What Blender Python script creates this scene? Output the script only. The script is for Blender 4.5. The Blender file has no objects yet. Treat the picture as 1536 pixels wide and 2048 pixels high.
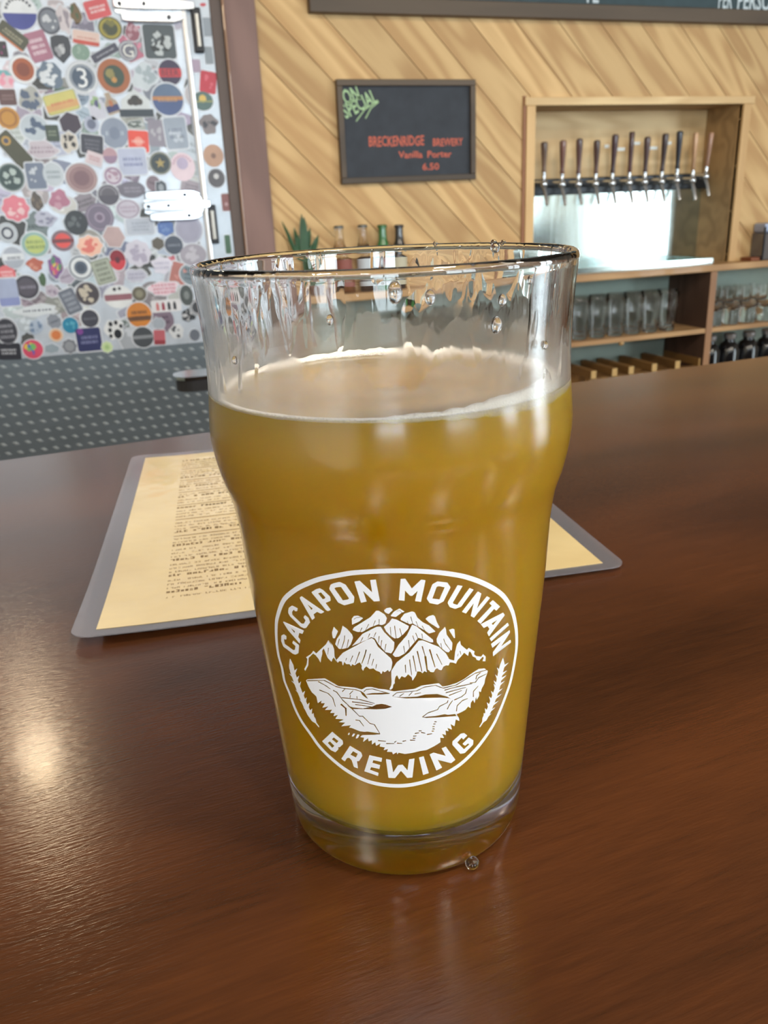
import bpy, bmesh, math, random
import numpy as np
from mathutils import Vector, Matrix
from mathutils.geometry import delaunay_2d_cdt

# ------------------------------------------------------------------ camera, world, light
SC = bpy.context.scene
COL = SC.collection
ZB = 1.07                                   # height of the bar top
FPX = 1640.677
CAM = np.array([-0.064056, -0.185287, ZB + 0.162748])
CR = np.array([0.943427, -0.328837, -0.042563])
CU = np.array([0.1534, 0.319051, 0.935241])
CF = np.array([0.293962, 0.88886, -0.351445])

cd = bpy.data.cameras.new('camera')
cd.sensor_fit = 'HORIZONTAL'; cd.sensor_width = 36.0
cd.lens = FPX / 1536 * 36.0
cd.clip_start = 0.01; cd.clip_end = 60
cd.dof.use_dof = True; cd.dof.focus_distance = 0.205; cd.dof.aperture_fstop = 48
cam = bpy.data.objects.new('camera', cd); COL.objects.link(cam)
cam.matrix_world = Matrix(((CR[0], CU[0], -CF[0], CAM[0]), (CR[1], CU[1], -CF[1], CAM[1]),
                           (CR[2], CU[2], -CF[2], CAM[2]), (0, 0, 0, 1)))
SC.camera = cam

vs = SC.view_settings
vs.view_transform = 'Standard'; vs.look = 'None'; vs.gamma = 1.0; vs.use_curve_mapping = False
vs.exposure = 0.34

world = bpy.data.worlds.new('sky'); SC.world = world; world.use_nodes = True
bg = world.node_tree.nodes['Background']
bg.inputs['Color'].default_value = (0.80, 0.93, 1.0, 1); bg.inputs['Strength'].default_value = 13.5

SC.cycles.max_bounces = 72; SC.cycles.transmission_bounces = 18; SC.cycles.glossy_bounces = 6
SC.cycles.diffuse_bounces = 5; SC.cycles.volume_bounces = 56; SC.cycles.transparent_max_bounces = 8
SC.cycles.sample_clamp_indirect = 6.0; SC.cycles.blur_glossy = 0.6

RX0, RX1, RY0, RY1, RZ1 = -2.7, 4.4, -3.6, 3.05, 3.1   # room
# openings: (wall, a0, a1, z0, z1)
WIN = [('right', -1.0, -0.05, 0.25, 2.35), ('right', -3.45, -2.45, 0.55, 2.45),
       ('front', -1.9, -0.7, 0.9, 2.4), ('front', 0.9, 2.3, 0.9, 2.4)]
for i, (w, a0, a1, z0, z1) in enumerate(WIN):
    l = bpy.data.lights.new('window_daylight', 'AREA'); l.shape = 'RECTANGLE'
    l.size = a1 - a0; l.size_y = z1 - z0; l.cycles.is_portal = True
    o = bpy.data.objects.new('window_daylight', l); COL.objects.link(o)
    if w == 'right':
        o.location = (RX1 + 0.06, (a0 + a1) / 2, (z0 + z1) / 2); o.rotation_euler = (math.pi / 2, 0, math.pi / 2)
    else:
        o.location = ((a0 + a1) / 2, RY0 - 0.06, (z0 + z1) / 2); o.rotation_euler = (math.pi / 2, 0, 0)
    # an area lamp shines along its local -Z
    d = Vector((-1, 0, 0)) if w == 'right' else Vector((0, 1, 0))
    o.rotation_euler = d.to_track_quat('-Z', 'Y').to_euler()

# ------------------------------------------------------------------ helpers
def ray(x, y):
    return CF + CR * (x - 768) / FPX + CU * (1024 - y) / FPX
def onY(x, y, Y):
    v = ray(x, y); return CAM + v * (Y - CAM[1]) / v[1]
def onZ(x, y, Z):
    v = ray(x, y); return CAM + v * (Z - CAM[2]) / v[2]
def lin(c):
    return tuple(((v / 255) / 12.92 if v / 255 <= 0.04045 else ((v / 255 + 0.055) / 1.055) ** 2.4) for v in c)

MC = {}
def newmat(name):
    m = bpy.data.materials.new(name); m.use_nodes = True
    nt = m.node_tree
    return m, nt, nt.nodes['Principled BSDF']
def N(nt, t, **kw):
    n = nt.nodes.new(t)
    for k, v in kw.items():
        if k.startswith('i_'):
            n.inputs[k[2:].replace('_', ' ')].default_value = v
        else:
            setattr(n, k, v)
    return n
def L(nt, a, b): nt.links.new(a, b)
def plain(name, srgb, rough=0.5, metal=0.0, coat=0.0, noise=0.06, spec=0.5):
    """plain surface with a faint uneven tone"""
    key = (name, tuple(srgb), rough, metal, coat)
    if key in MC: return MC[key]
    m, nt, p = newmat(name)
    c = lin(srgb)
    tc = N(nt, 'ShaderNodeTexCoord'); nz = N(nt, 'ShaderNodeTexNoise'); nz.inputs['Scale'].default_value = 25; nz.inputs['Detail'].default_value = 4
    L(nt, tc.outputs['Object'], nz.inputs['Vector'])
    mx = N(nt, 'ShaderNodeMix', data_type='RGBA')
    mx.inputs[6].default_value = (*[v * (1 - noise * 2.2) for v in c], 1); mx.inputs[7].default_value = (*[min(1, v * (1 + noise)) for v in c], 1)
    L(nt, nz.outputs['Fac'], mx.inputs[0]); L(nt, mx.outputs[2], p.inputs['Base Color'])
    p.inputs['Roughness'].default_value = rough; p.inputs['Metallic'].default_value = metal
    p.inputs['Coat Weight'].default_value = coat; p.inputs['Specular IOR Level'].default_value = spec
    MC[key] = m
    return m
def glassmat(name, color=(1, 1, 1), rough=0.0, ior=1.5):
    key = (name, color, rough, ior)
    if key in MC: return MC[key]
    m, nt, p = newmat(name)
    p.inputs['Base Color'].default_value = (*color, 1); p.inputs['Transmission Weight'].default_value = 1
    p.inputs['Roughness'].default_value = rough; p.inputs['IOR'].default_value = ior
    tc = N(nt, 'ShaderNodeTexCoord'); nz = N(nt, 'ShaderNodeTexNoise'); nz.inputs['Scale'].default_value = 40
    L(nt, tc.outputs['Object'], nz.inputs['Vector'])
    mr = N(nt, 'ShaderNodeMapRange'); mr.inputs['To Min'].default_value = rough; mr.inputs['To Max'].default_value = rough + 0.01
    L(nt, nz.outputs['Fac'], mr.inputs['Value']); L(nt, mr.outputs[0], p.inputs['Roughness'])
    MC[key] = m
    return m
def wood(name, light, dark, rot=(0, 0, 0), ring=55, distort=9, along=1.4, rough=0.5, coat=0.0, fibre=0.25, bump=0.0, per_object=True, tone=0.12, contrast=0.6, lowf=0.0, fs=(9, 380)):
    """grain runs along local X of the rotated object coordinates"""
    m, nt, p = newmat(name)
    tc = N(nt, 'ShaderNodeTexCoord'); mp = N(nt, 'ShaderNodeMapping'); mp.inputs['Rotation'].default_value = rot
    L(nt, tc.outputs['Object'], mp.inputs['Vector'])
    oi = N(nt, 'ShaderNodeObjectInfo')
    cmb = N(nt, 'ShaderNodeCombineXYZ')
    k1 = N(nt, 'ShaderNodeMath', operation='MULTIPLY'); k1.inputs[1].default_value = 13.7 if per_object else 0
    k2 = N(nt, 'ShaderNodeMath', operation='MULTIPLY'); k2.inputs[1].default_value = 7.1 if per_object else 0
    L(nt, oi.outputs['Random'], k1.inputs[0]); L(nt, oi.outputs['Random'], k2.inputs[0])
    L(nt, k1.outputs[0], cmb.inputs[0]); L(nt, k2.outputs[0], cmb.inputs[1]); L(nt, k1.outputs[0], cmb.inputs[2])
    ad = N(nt, 'ShaderNodeVectorMath', operation='ADD'); L(nt, mp.outputs[0], ad.inputs[0]); L(nt, cmb.outputs[0], ad.inputs[1])
    def stretched(sx, sy, sz, scale, detail):
        s = N(nt, 'ShaderNodeVectorMath', operation='MULTIPLY'); s.inputs[1].default_value = (sx, sy, sz)
        L(nt, ad.outputs[0], s.inputs[0])
        z = N(nt, 'ShaderNodeTexNoise'); z.inputs['Scale'].default_value = scale; z.inputs['Detail'].default_value = detail
        L(nt, s.outputs[0], z.inputs['Vector']); return z
    big = stretched(along, 6, 6, 1.0, 2.0)
    fine = stretched(fs[0], fs[1], fs[1], 1.0, 3.0)
    sep = N(nt, 'ShaderNodeSeparateXYZ'); L(nt, ad.outputs[0], sep.inputs[0])
    a = N(nt, 'ShaderNodeMath', operation='MULTIPLY'); a.inputs[1].default_value = ring; L(nt, sep.outputs[1], a.inputs[0])
    b = N(nt, 'ShaderNodeMath', operation='MULTIPLY_ADD'); b.inputs[1].default_value = distort * 6.28; L(nt, big.outputs['Fac'], b.inputs[0]); L(nt, a.outputs[0], b.inputs[2])
    s = N(nt, 'ShaderNodeMath', operation='SINE'); L(nt, b.outputs[0], s.inputs[0])
    mr = N(nt, 'ShaderNodeMapRange'); mr.inputs['From Min'].default_value = -1; mr.inputs['To Min'].default_value = 0; mr.inputs['To Max'].default_value = contrast
    L(nt, s.outputs[0], mr.inputs['Value'])
    f = N(nt, 'ShaderNodeMath', operation='MULTIPLY_ADD'); f.inputs[1].default_value = fibre; L(nt, fine.outputs['Fac'], f.inputs[0]); L(nt, mr.outputs[0], f.inputs[2])
    last = f.outputs[0]
    if lowf:
        lo = stretched(1.2, 9, 9, 1.0, 3.0)
        lf = N(nt, 'ShaderNodeMath', operation='MULTIPLY_ADD'); lf.inputs[1].default_value = lowf; L(nt, lo.outputs['Fac'], lf.inputs[0]); L(nt, last, lf.inputs[2]); last = lf.outputs[0]
    mx = N(nt, 'ShaderNodeMix', data_type='RGBA'); mx.inputs[6].default_value = (*lin(light), 1); mx.inputs[7].default_value = (*lin(dark), 1)
    L(nt, last, mx.inputs[0])
    hsv = N(nt, 'ShaderNodeHueSaturation'); L(nt, mx.outputs[2], hsv.inputs['Color'])
    vr = N(nt, 'ShaderNodeMapRange'); vr.inputs['To Min'].default_value = 1 - tone; vr.inputs['To Max'].default_value = 1 + tone
    L(nt, oi.outputs['Random'], vr.inputs['Value']); L(nt, vr.outputs[0], hsv.inputs['Value'])
    L(nt, hsv.outputs[0], p.inputs['Base Color'])
    p.inputs['Roughness'].default_value = rough; p.inputs['Coat Weight'].default_value = coat
    if bump:
        bp = N(nt, 'ShaderNodeBump'); bp.inputs['Strength'].default_value = bump; bp.inputs['Distance'].default_value = 0.0006
        pore = stretched(240, 1300, 1300, 1.0, 2.0); L(nt, pore.outputs['Fac'], bp.inputs['Height']); L(nt, bp.outputs[0], p.inputs['Normal'])
    return m

ORG = {}
class MB:
    def __init__(s): s.v = []; s.f = []; s.m = []; s.mats = []; s.cur = 0
    def use(s, mat):
        if mat not in s.mats: s.mats.append(mat)
        s.cur = s.mats.index(mat); return s
    def add(s, vs_, fs):
        o = len(s.v); s.v += [tuple(map(float, q)) for q in vs_]
        for f in fs: s.f.append(tuple(i + o for i in f)); s.m.append(s.cur)
        return s
    def box(s, x0, x1, y0, y1, z0, z1):
        return s.add([(x0, y0, z0), (x1, y0, z0), (x1, y1, z0), (x0, y1, z0), (x0, y0, z1), (x1, y0, z1), (x1, y1, z1), (x0, y1, z1)],
                     [(0, 3, 2, 1), (4, 5, 6, 7), (0, 1, 5, 4), (1, 2, 6, 5), (2, 3, 7, 6), (3, 0, 4, 7)])
    def bbox(s, x0, x1, y0, y1, z0, z1, b):
        """box with chamfered vertical and horizontal edges"""
        bm = bmesh.new(); bmesh.ops.create_cube(bm, size=1)
        bmesh.ops.scale(bm, vec=(x1 - x0, y1 - y0, z1 - z0), verts=bm.verts)
        bmesh.ops.translate(bm, vec=((x0 + x1) / 2, (y0 + y1) / 2, (z0 + z1) / 2), verts=bm.verts)
        bmesh.ops.bevel(bm, geom=bm.edges[:], offset=b, segments=2, affect='EDGES', profile=0.5)
        bm.verts.index_update()
        s.add([v.co[:] for v in bm.verts], [[v.index for v in f.verts] for f in bm.faces]); bm.free(); return s
    def lathe(s, prof, c=(0, 0, 0), n=32, cap0=True, cap1=True):
        o = []
        for r, z in prof:
            for k in range(n):
                a = 2 * math.pi * k / n; o.append((c[0] + r * math.cos(a), c[1] + r * math.sin(a), c[2] + z))
        f = []
        for i in range(len(prof) - 1):
            for k in range(n):
                k2 = (k + 1) % n; f.append((i * n + k, i * n + k2, (i + 1) * n + k2, (i + 1) * n + k))
        if cap0: f.append(tuple(range(n - 1, -1, -1)))
        if cap1: f.append(tuple((len(prof) - 1) * n + k for k in range(n)))
        return s.add(o, f)
    def tube(s, pts, rad, n=10, cap=True):
        pts = [Vector(q) for q in pts]; rr = rad if isinstance(rad, (list, tuple)) else [rad] * len(pts)
        o = []; u = None
        for i, q in enumerate(pts):
            t = (pts[min(i + 1, len(pts) - 1)] - pts[max(i - 1, 0)]).normalized()
            if u is None:
                u = t.orthogonal().normalized()
            u = (u - t * u.dot(t)).normalized(); w = t.cross(u)
            for k in range(n):
                a = 2 * math.pi * k / n; o.append(tuple(q + (u * math.cos(a) + w * math.sin(a)) * rr[i]))
        f = []
        for i in range(len(pts) - 1):
            for k in range(n):
                k2 = (k + 1) % n; f.append((i * n + k, i * n + k2, (i + 1) * n + k2, (i + 1) * n + k))
        if cap: f.append(tuple(range(n - 1, -1, -1))); f.append(tuple((len(pts) - 1) * n + k for k in range(n)))
        return s.add(o, f)
    def prismY(s, poly, y0, y1):
        """polygon of (x,z) extruded from y0 (front) to y1"""
        n = len(poly)
        a = sum(poly[i][0] * poly[(i + 1) % n][1] - poly[(i + 1) % n][0] * poly[i][1] for i in range(n))
        if a < 0: poly = poly[::-1]
        s.add([(x, y0, z) for x, z in poly] + [(x, y1, z) for x, z in poly],
              [tuple(range(n)), tuple(range(2 * n - 1, n - 1, -1))] + [(i, i + n, (i + 1) % n + n, (i + 1) % n) for i in range(n)])
        return s
    def sphere(s, c, r, nu=12, nv=8, sc=(1, 1, 1)):
        prof = [(max(1e-5, r * math.sin(math.pi * i / nv)), -r * math.cos(math.pi * i / nv)) for i in range(nv + 1)]
        o = []
        for rr, z in prof:
            for k in range(nu):
                a = 2 * math.pi * k / nu; o.append((c[0] + sc[0] * rr * math.cos(a), c[1] + sc[1] * rr * math.sin(a), c[2] + sc[2] * z))
        f = []
        for i in range(nv):
            for k in range(nu):
                k2 = (k + 1) % nu; f.append((i * nu + k, i * nu + k2, (i + 1) * nu + k2, (i + 1) * nu + k))
        return s.add(o, f)
    def build(s, name, mat=None, parent=None, org=None, smooth=False, sharp=35):
        me = bpy.data.meshes.new(name)
        if parent is not None: g = ORG[parent]
        elif org is not None: g = Vector(org)
        else:
            a = np.array(s.v); g = Vector(((a[:, 0].min() + a[:, 0].max()) / 2, (a[:, 1].min() + a[:, 1].max()) / 2, a[:, 2].min()))
        me.from_pydata([(x - g[0], y - g[1], z - g[2]) for x, y, z in s.v], [], s.f)
        for mm in ([mat] if mat is not None else s.mats): me.materials.append(mm)
        if mat is None and len(s.mats) > 1: me.polygons.foreach_set('material_index', s.m)
        if smooth:
            me.polygons.foreach_set('use_smooth', [True] * len(me.polygons))
            me.set_sharp_from_angle(angle=math.radians(sharp))
        me.update()
        o = bpy.data.objects.new(name, me); COL.objects.link(o)
        if parent is not None: o.parent = parent
        else: o.location = g
        ORG[o] = g
        return o
def thing(name, loc, label, cat, group=None):
    o = bpy.data.objects.new(name, None); COL.objects.link(o); o.location = loc; o.empty_display_size = 0.02
    ORG[o] = Vector(loc); tag(o, label, cat, group); return o
def tag(o, label=None, cat=None, group=None, kind=None):
    for k, v in (('label', label), ('category', cat), ('group', group), ('kind', kind)):
        if v: o[k] = v
    return o
def dup(root, loc, rotz=0, label=None):
    r = root.copy(); COL.objects.link(r); r.location = loc; r.rotation_euler = (0, 0, rotz)
    if label: r['label'] = label
    for ch in list(root.children):
        c = ch.copy(); COL.objects.link(c); c.parent = r
        for g in list(ch.children):
            d = g.copy(); COL.objects.link(d); d.parent = c
    return r
def struct(o): o['kind'] = 'structure'; return o
def pchip(xs, ys):
    xs = np.array(xs, float); ys = np.array(ys, float); h = np.diff(xs); d = np.diff(ys) / h
    m = np.zeros(len(xs)); m[0] = d[0]; m[-1] = d[-1]
    for i in range(1, len(xs) - 1):
        if d[i - 1] * d[i] > 0:
            w1 = 2 * h[i] + h[i - 1]; w2 = h[i] + 2 * h[i - 1]; m[i] = (w1 + w2) / (w1 / d[i - 1] + w2 / d[i])
    def fn(x):
        x = np.clip(np.asarray(x, float), xs[0], xs[-1]); i = np.clip(np.searchsorted(xs, x) - 1, 0, len(h) - 1)
        t = (x - xs[i]) / h[i]
        return ((1 + 2 * t) * (1 - t) ** 2) * ys[i] + t * (1 - t) ** 2 * h[i] * m[i] + t * t * (3 - 2 * t) * ys[i + 1] + t * t * (t - 1) * h[i] * m[i + 1]
    return fn
FONTC = {}
def glyphs(txt, bold=0.0):
    """outline text as flat triangles (x,y), height of capitals about 0.7"""
    if (txt, bold) in FONTC: return FONTC[(txt, bold)]
    cu = bpy.data.curves.new('t', 'FONT'); cu.body = txt; cu.resolution_u = 2; cu.offset = bold
    o = bpy.data.objects.new('t', cu); COL.objects.link(o)
    me = o.evaluated_get(bpy.context.evaluated_depsgraph_get()).to_mesh()
    r = ([(v.co.x, v.co.y) for v in me.vertices], [tuple(p.vertices) for p in me.polygons])
    bpy.data.objects.remove(o); bpy.data.curves.remove(cu)
    FONTC[(txt, bold)] = r; return r
def put_text(mb, txt, x, z, h, y, width=None, rot=0, center=False, jitter=0):
    vs_, fs = glyphs(txt, .022)
    a = np.array(vs_); w = a[:, 0].max() - a[:, 0].min(); x0 = a[:, 0].min()
    sx = (width / w) if width else h / 0.7; sz = h / 0.7
    rnd = random.Random(len(txt))
    c, s_ = math.cos(rot), math.sin(rot); out = []
    off = -(w * sx) / 2 if center else 0
    for px, pz in vs_:
        u = (px - x0) * sx + off; v = pz * sz + jitter * math.sin(u * 140)
        out.append((x + c * u - s_ * v, y, z + s_ * u + c * v))
    mb.add(out, fs)

# ------------------------------------------------------------------ shared materials
M_board = wood('ash_board', (220, 184, 130), (168, 122, 72), rot=(0, math.radians(-45), 0), ring=30, distort=8, along=.9, rough=0.62, coat=0.0, fibre=0.25, tone=0.12, contrast=0.52)
# ------------------------------------------------------------------ room shell
M_ceil = plain('ceiling_paint', (140, 128, 114), 0.9)
M_wall = plain('wall_paint', (205, 200, 188), 0.9)
M_floor = wood('floor_wood', (120, 96, 74), (78, 58, 42), ring=20, distort=5, rough=0.6, per_object=False)
struct(MB().box(RX0, RX1, RY0, RY1, -0.06, 0.0).build('floor', M_floor))
struct(MB().box(RX0 - .1, RX1 + .1, RY0 - .1, RY1 + .1, RZ1, RZ1 + 0.08).build('ceiling', M_ceil))
struct(MB().box(RX0 - .1, RX0, RY0, RY1, 0, RZ1).build('wall_left', M_wall))
def wall_with_openings(name, side):
    mb = MB(); ops = sorted([w[1:] for w in WIN if w[0] == side])
    lo, hi = (RY0, RY1) if side == 'right' else (RX0 - .1, RX1 + .1)
    def seg(a0, a1, z0, z1):
        if side == 'right': mb.box(RX1, RX1 + .1, a0, a1, z0, z1)
        else: mb.box(a0, a1, RY0 - .1, RY0, z0, z1)
    p = lo
    for a0, a1, z0, z1 in ops:
        seg(p, a0, 0, RZ1); seg(a0, a1, 0, z0); seg(a0, a1, z1, RZ1); p = a1
    seg(p, hi, 0, RZ1)
    return struct(mb.build(name, M_wall))
wall_with_openings('wall_right', 'right'); M_wall = plain('brown_wall_paint', (112, 98, 84), 0.9); wall_with_openings('wall_front', 'front')
M_pane = glassmat('window_glass', (0.95, 1, 0.98), 0.0, 1.05)
M_wframe = plain('window_frame_paint', (60, 62, 64), 0.5)
for i, (w, a0, a1, z0, z1) in enumerate(WIN):
    fr = MB(); t = 0.05
    def seg(b0, b1, c0, c1, d0=0.02, d1=0.07, mb=fr):
        if w == 'right': mb.box(RX1 + d0, RX1 + d1, b0, b1, c0, c1)
        else: mb.box(b0, b1, RY0 - d1, RY0 - d0, c0, c1)
    seg(a0, a0 + t, z0, z1); seg(a1 - t, a1, z0, z1); seg(a0, a1, z0, z0 + t); seg(a0, a1, z1 - t, z1)
    seg((a0 + a1) / 2 - .02, (a0 + a1) / 2 + .02, z0, z1); seg(a0, a1, z0 + (z1 - z0) * .42, z0 + (z1 - z0) * .42 + .035)
    o = struct(fr.build('window_%d' % (i + 1), M_wframe))

YW = 2.66                                   # face of the boarded wall
YC = 2.58                                   # front edge of the back counter
ZC = ZB - 0.118                             # top of the back counter
XT = 0.53                                   # where the boards meet the dark trim
NX0, NX1, NZ1 = 1.46, 2.435, ZB + 0.489     # outer frame of the tap niche
NIX0, NIX1, NIZ1 = 1.503, 2.40, ZB + 0.462  # inside of the niche
YN = 2.86                                   # back of the niche
backing = MB()
backing.box(XT + .004, NIX0 - .014, YW + .013, YW + .06, ZC + .001, RZ1); backing.box(NIX1 + .014, RX1, YW + .013, YW + .06, ZC + .001, RZ1)
backing.box(NIX0 - .014, NIX1 + .014, YW + .013, YW + .06, NIZ1 + .014, RZ1)
struct(MB().box(RX0, RX1, RY1, RY1 + .1, 0, RZ1).build('wall_rear', M_wall))
wall_back = struct(backing.build('wall_back', plain('board_gap', (70, 48, 28), 0.9)))
def clip(poly, f):
    out = []
    for i in range(len(poly)):
        a, b = poly[i], poly[(i + 1) % len(poly)]; fa, fb = f(a), f(b)
        if fa >= 0: out.append(a)
        if fa * fb < 0:
            t = fa / (fa - fb); out.append((a[0] + t * (b[0] - a[0]), a[1] + t * (b[1] - a[1])))
    return out
BW = 0.118; gap = 0.0012; sq = math.sqrt(2)
rects = [(XT, NIX0, ZC, 2.35), (NIX1, 3.6, ZC, 2.35), (NIX0, NIX1, NIZ1, 2.35)]
rb = random.Random(4)
k0 = int((XT + ZC) / sq / BW) - 1; k1 = int((3.6 + 2.35) / sq / BW) + 1
for k in range(k0, k1):
    c0 = k * BW + gap + 0.03; c1 = (k + 1) * BW - gap + 0.03      # c = (x+z)/sqrt2 across the boards
    mb = MB(); y0 = YW + rb.uniform(0, 0.0008)
    for (x0, x1, z0, z1) in rects:
        poly = [(x0, z0), (x1, z0), (x1, z1), (x0, z1)]
        poly = clip(poly, lambda q: (q[0] + q[1]) / sq - c0); 
        if len(poly) > 2: poly = clip(poly, lambda q: c1 - (q[0] + q[1]) / sq)
        if len(poly) > 2: mb.prismY(poly, y0, YW + .0128)
    if mb.v: mb.build('board', M_board, wall_back)

# ------------------------------------------------------------------ cooler wall with the stickered door
M_door = plain('stucco_steel', (198, 205, 216), 0.35, 0.25, noise=0.12)
M_frame_steel = plain('frame_steel', (178, 184, 192), 0.35, 0.3, noise=0.1)
YD = 2.645                                  # face of the door
XD1 = 0.318                                 # hinge edge of the door
ZP = ZB - 0.245                             # top of the tread plate
XF1 = 0.40
wc = struct(MB().box(RX0, XF1 + .02, YD + .03, YD + .12, 0, RZ1).build('wall_cooler', M_frame_steel))
struct(MB().box(XD1 + .006, XF1, YD + .004, YD + .03, 0, 2.6).build('trim_1', M_frame_steel))
door = struct(MB().bbox(-0.72, XD1, YD, YD + .03, 0.02, 2.45, .004).build('door_1', M_door))
MB().tube([(XD1 - .001, YD - .004, 0.1), (XD1 - .001, YD - .004, 2.4)], 0.009, 8).build('edge_strip', plain('bright_strip', (235, 232, 232), 0.25, 0.4), door)
M_plate = plain('tread_plate', (112, 122, 130), 0.42, 0.35, noise=0.1)
plate = MB().box(-0.72, XD1 - .012, YD - .0025, YD, 0.02, ZP).build('kick_plate', M_plate, door)
# raised lozenges on the kick plate
def lozenge():
    mb = MB(); a, b, h = 0.0118, 0.0058, 0.0026
    mb.add([(-a, 0, 0), (0, 0, -b), (a, 0, 0), (0, 0, b), (-a * .45, -h, 0), (0, -h, -b * .5), (a * .45, -h, 0), (0, -h, b * .5)],
           [(0, 1, 5, 4), (1, 2, 6, 5), (2, 3, 7, 6), (3, 0, 4, 7), (4, 5, 6, 7)])
    return mb
lz = lozenge(); lm = bpy.data.meshes.new('lozenge'); lm.from_pydata(lz.v, [], lz.f)
M_loz = plain('tread_lozenge', (190, 200, 206), 0.3, 0.35); lm.materials.append(M_loz)
spots = []
for j in range(0, 24):
    for i in range(-30, 30):
        x = i * .0365 + ((j * .008) % .0365); z = ZP - .020 - j * .031
        if -0.71 < x < XD1 - .03 and 0.1 < z < ZP - .012: spots.append((x, z, 0))
def in_view(x, z):
    v = np.array([x, YD, z]) - CAM; d = v @ CF; px = 768 + FPX * (v @ CR) / d; py = 1024 - FPX * (v @ CU) / d
    return -8 < px < 420 and py < 925
vis = sorted([q for q in spots if in_view(q[0], q[1])], key=lambda q: q[0]); rest = [q for q in spots if not in_view(q[0], q[1])] + vis[300:]
for x, z, par in vis[:300]:
    o = bpy.data.objects.new('lozenge', lm); COL.objects.link(o); o.parent = plate
    o.location = Vector((x, YD - .0025, z)) - ORG[plate]; o.rotation_euler = (0, math.radians(22), 0)
mb = MB()
for x, z, par in rest:
    c, s_ = math.cos(math.radians(-22)), math.sin(math.radians(-22))
    mb.add([(x + c * a - s_ * b, YD - .0025 + y, z + s_ * a + c * b) for a, y, b in lz.v], lz.f)
tag(mb.build('lozenge_rows', M_loz, plate), kind='stuff')

# dark casing between the cooler and the boards
M_trim = wood('dark_trim', (146, 114, 106), (112, 86, 80), rot=(0, math.pi / 2, 0), ring=40, distort=3, rough=0.6, coat=0.0, per_object=False, contrast=.5)
tr = struct(MB().bbox(0.436, XT + .002, YD - .012, YW + .05, 0.0, 2.7, .004).build('trim_2', M_trim))
MB().bbox(XF1 - .004, 0.432, YD - .002, YW + .05, 0.0, 2.7, .003).build('stop_moulding', plain('casing_dark', (92, 74, 66), .5), tr)
MB().tube([(0.434, YD - .011, 0.02), (0.434, YD - .011, 2.69)], .0045, 8).build('bead', plain('casing_bead', (150, 112, 86), .35, coat=.3), tr)

# hinges
M_chrome = plain('chrome', (215, 219, 224), 0.2, 0.9, noise=.03)
M_hole = plain('screw_dark', (52, 54, 60), 0.4, 0.6)
M_blk = plain('black_metal', (30, 30, 34), 0.4, 0.3)
def hinge(xl, xr, zc, label, h=0.085):
    root = thing('door_hinge', (xl, YD, zc), label, 'hinge', 'strap hinges on the cooler door')
    w = xr - xl
    def bar(z0, z1, name='rib', y=0.016, x0=0.0, x1=1.0, taper=0.25):
        pts = []
        n = 14
        top = []; bot = []
        for i in range(n + 1):
            t = i / n; e = min(1, (t / .18)) ** .6 if t < .18 else 1
            e2 = 1 if t < .8 else max(.0, 1 - ((t - .8) / .2) ** 2 * taper)
            zc2 = (z0 + z1) / 2; hh = (z1 - z0) / 2 * e2 * (0.72 + .28 * e)
            top.append((xl + w * (x0 + (x1 - x0) * t), zc2 + hh)); bot.append((xl + w * (x0 + (x1 - x0) * t), zc2 - hh))
        poly = bot + top[::-1]
        inner = [((px - (xl + w * (x0 + x1) / 2)) * .97 + xl + w * (x0 + x1) / 2, (pz - (z0 + z1) / 2) * .72 + (z0 + z1) / 2) for px, pz in poly]
        m = MB(); k = len(poly)
        m.add([(px, YD - .001, pz) for px, pz in poly] + [(px, YD - y * .7, pz) for px, pz in poly] + [(px, YD - y, pz) for px, pz in inner],
              [(i, (i + 1) % k, k + (i + 1) % k, k + i) for i in range(k)] + [(k + i, k + (i + 1) % k, 2 * k + (i + 1) % k, 2 * k + i) for i in range(k)] + [tuple(range(2 * k, 3 * k))])
        m.build(name, M_chrome, root, smooth=True, sharp=40)
    bar(zc - h * .5, zc - h * .17, x0=.08, x1=.86, taper=.9); bar(zc - h * .15, zc + h * .17, y=.020, x0=0, x1=1.0); bar(zc + h * .19, zc + h * .5, x0=.05, x1=.86, taper=.9)
    MB().prismY([(xl + w * .02, zc - h * .2), (xl + w * .3, zc - h * .47), (xl + w * .8, zc - h * .44), (xl + w * .9, zc - h * .1), (xl + w * .9, zc + h * .1), (xl + w * .8, zc + h * .44), (xl + w * .3, zc + h * .47), (xl + w * .02, zc + h * .2)], YD - .010, YD - .0005).build('strap', M_chrome, root)
    for (fx, fz) in ((.08, 0), (.37, 0.01), (.63, .33), (.66, -.34)):
        MB().tube([(xl + w * fx, YD - .0195, zc + h * fz), (xl + w * fx, YD - .0225, zc + h * fz)], .0058, 10).build('screw', M_hole, root)
    MB().bbox(xr - .012, xr + .016, YD - .012, YD + .006, zc - h * .5 - .075, zc - h * .02, .004).build('barrel_plate', M_blk, root)
    MB().tube([(xr + .002, YD - .016, zc - h * .5 - .06), (xr + .002, YD - .016, zc - h * .22)], .006, 10).build('pin', plain('pin_white', (228, 226, 220), .3, .5), root)
    return root
h2 = onY(285, 412, YD); h2r = onY(420, 410, YD)
hinge(h2[0], h2r[0], (h2[2] + h2r[2]) / 2, 'chrome ribbed strap hinge above the blue round sticker on the cooler door', .092)
h1 = onY(225, 12, YD); h1r = onY(388, 12, YD)
hinge(h1[0], h1r[0], (h1[2] + h1r[2]) / 2, 'chrome ribbed strap hinge near the top of the stickered cooler door', .092)

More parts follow.
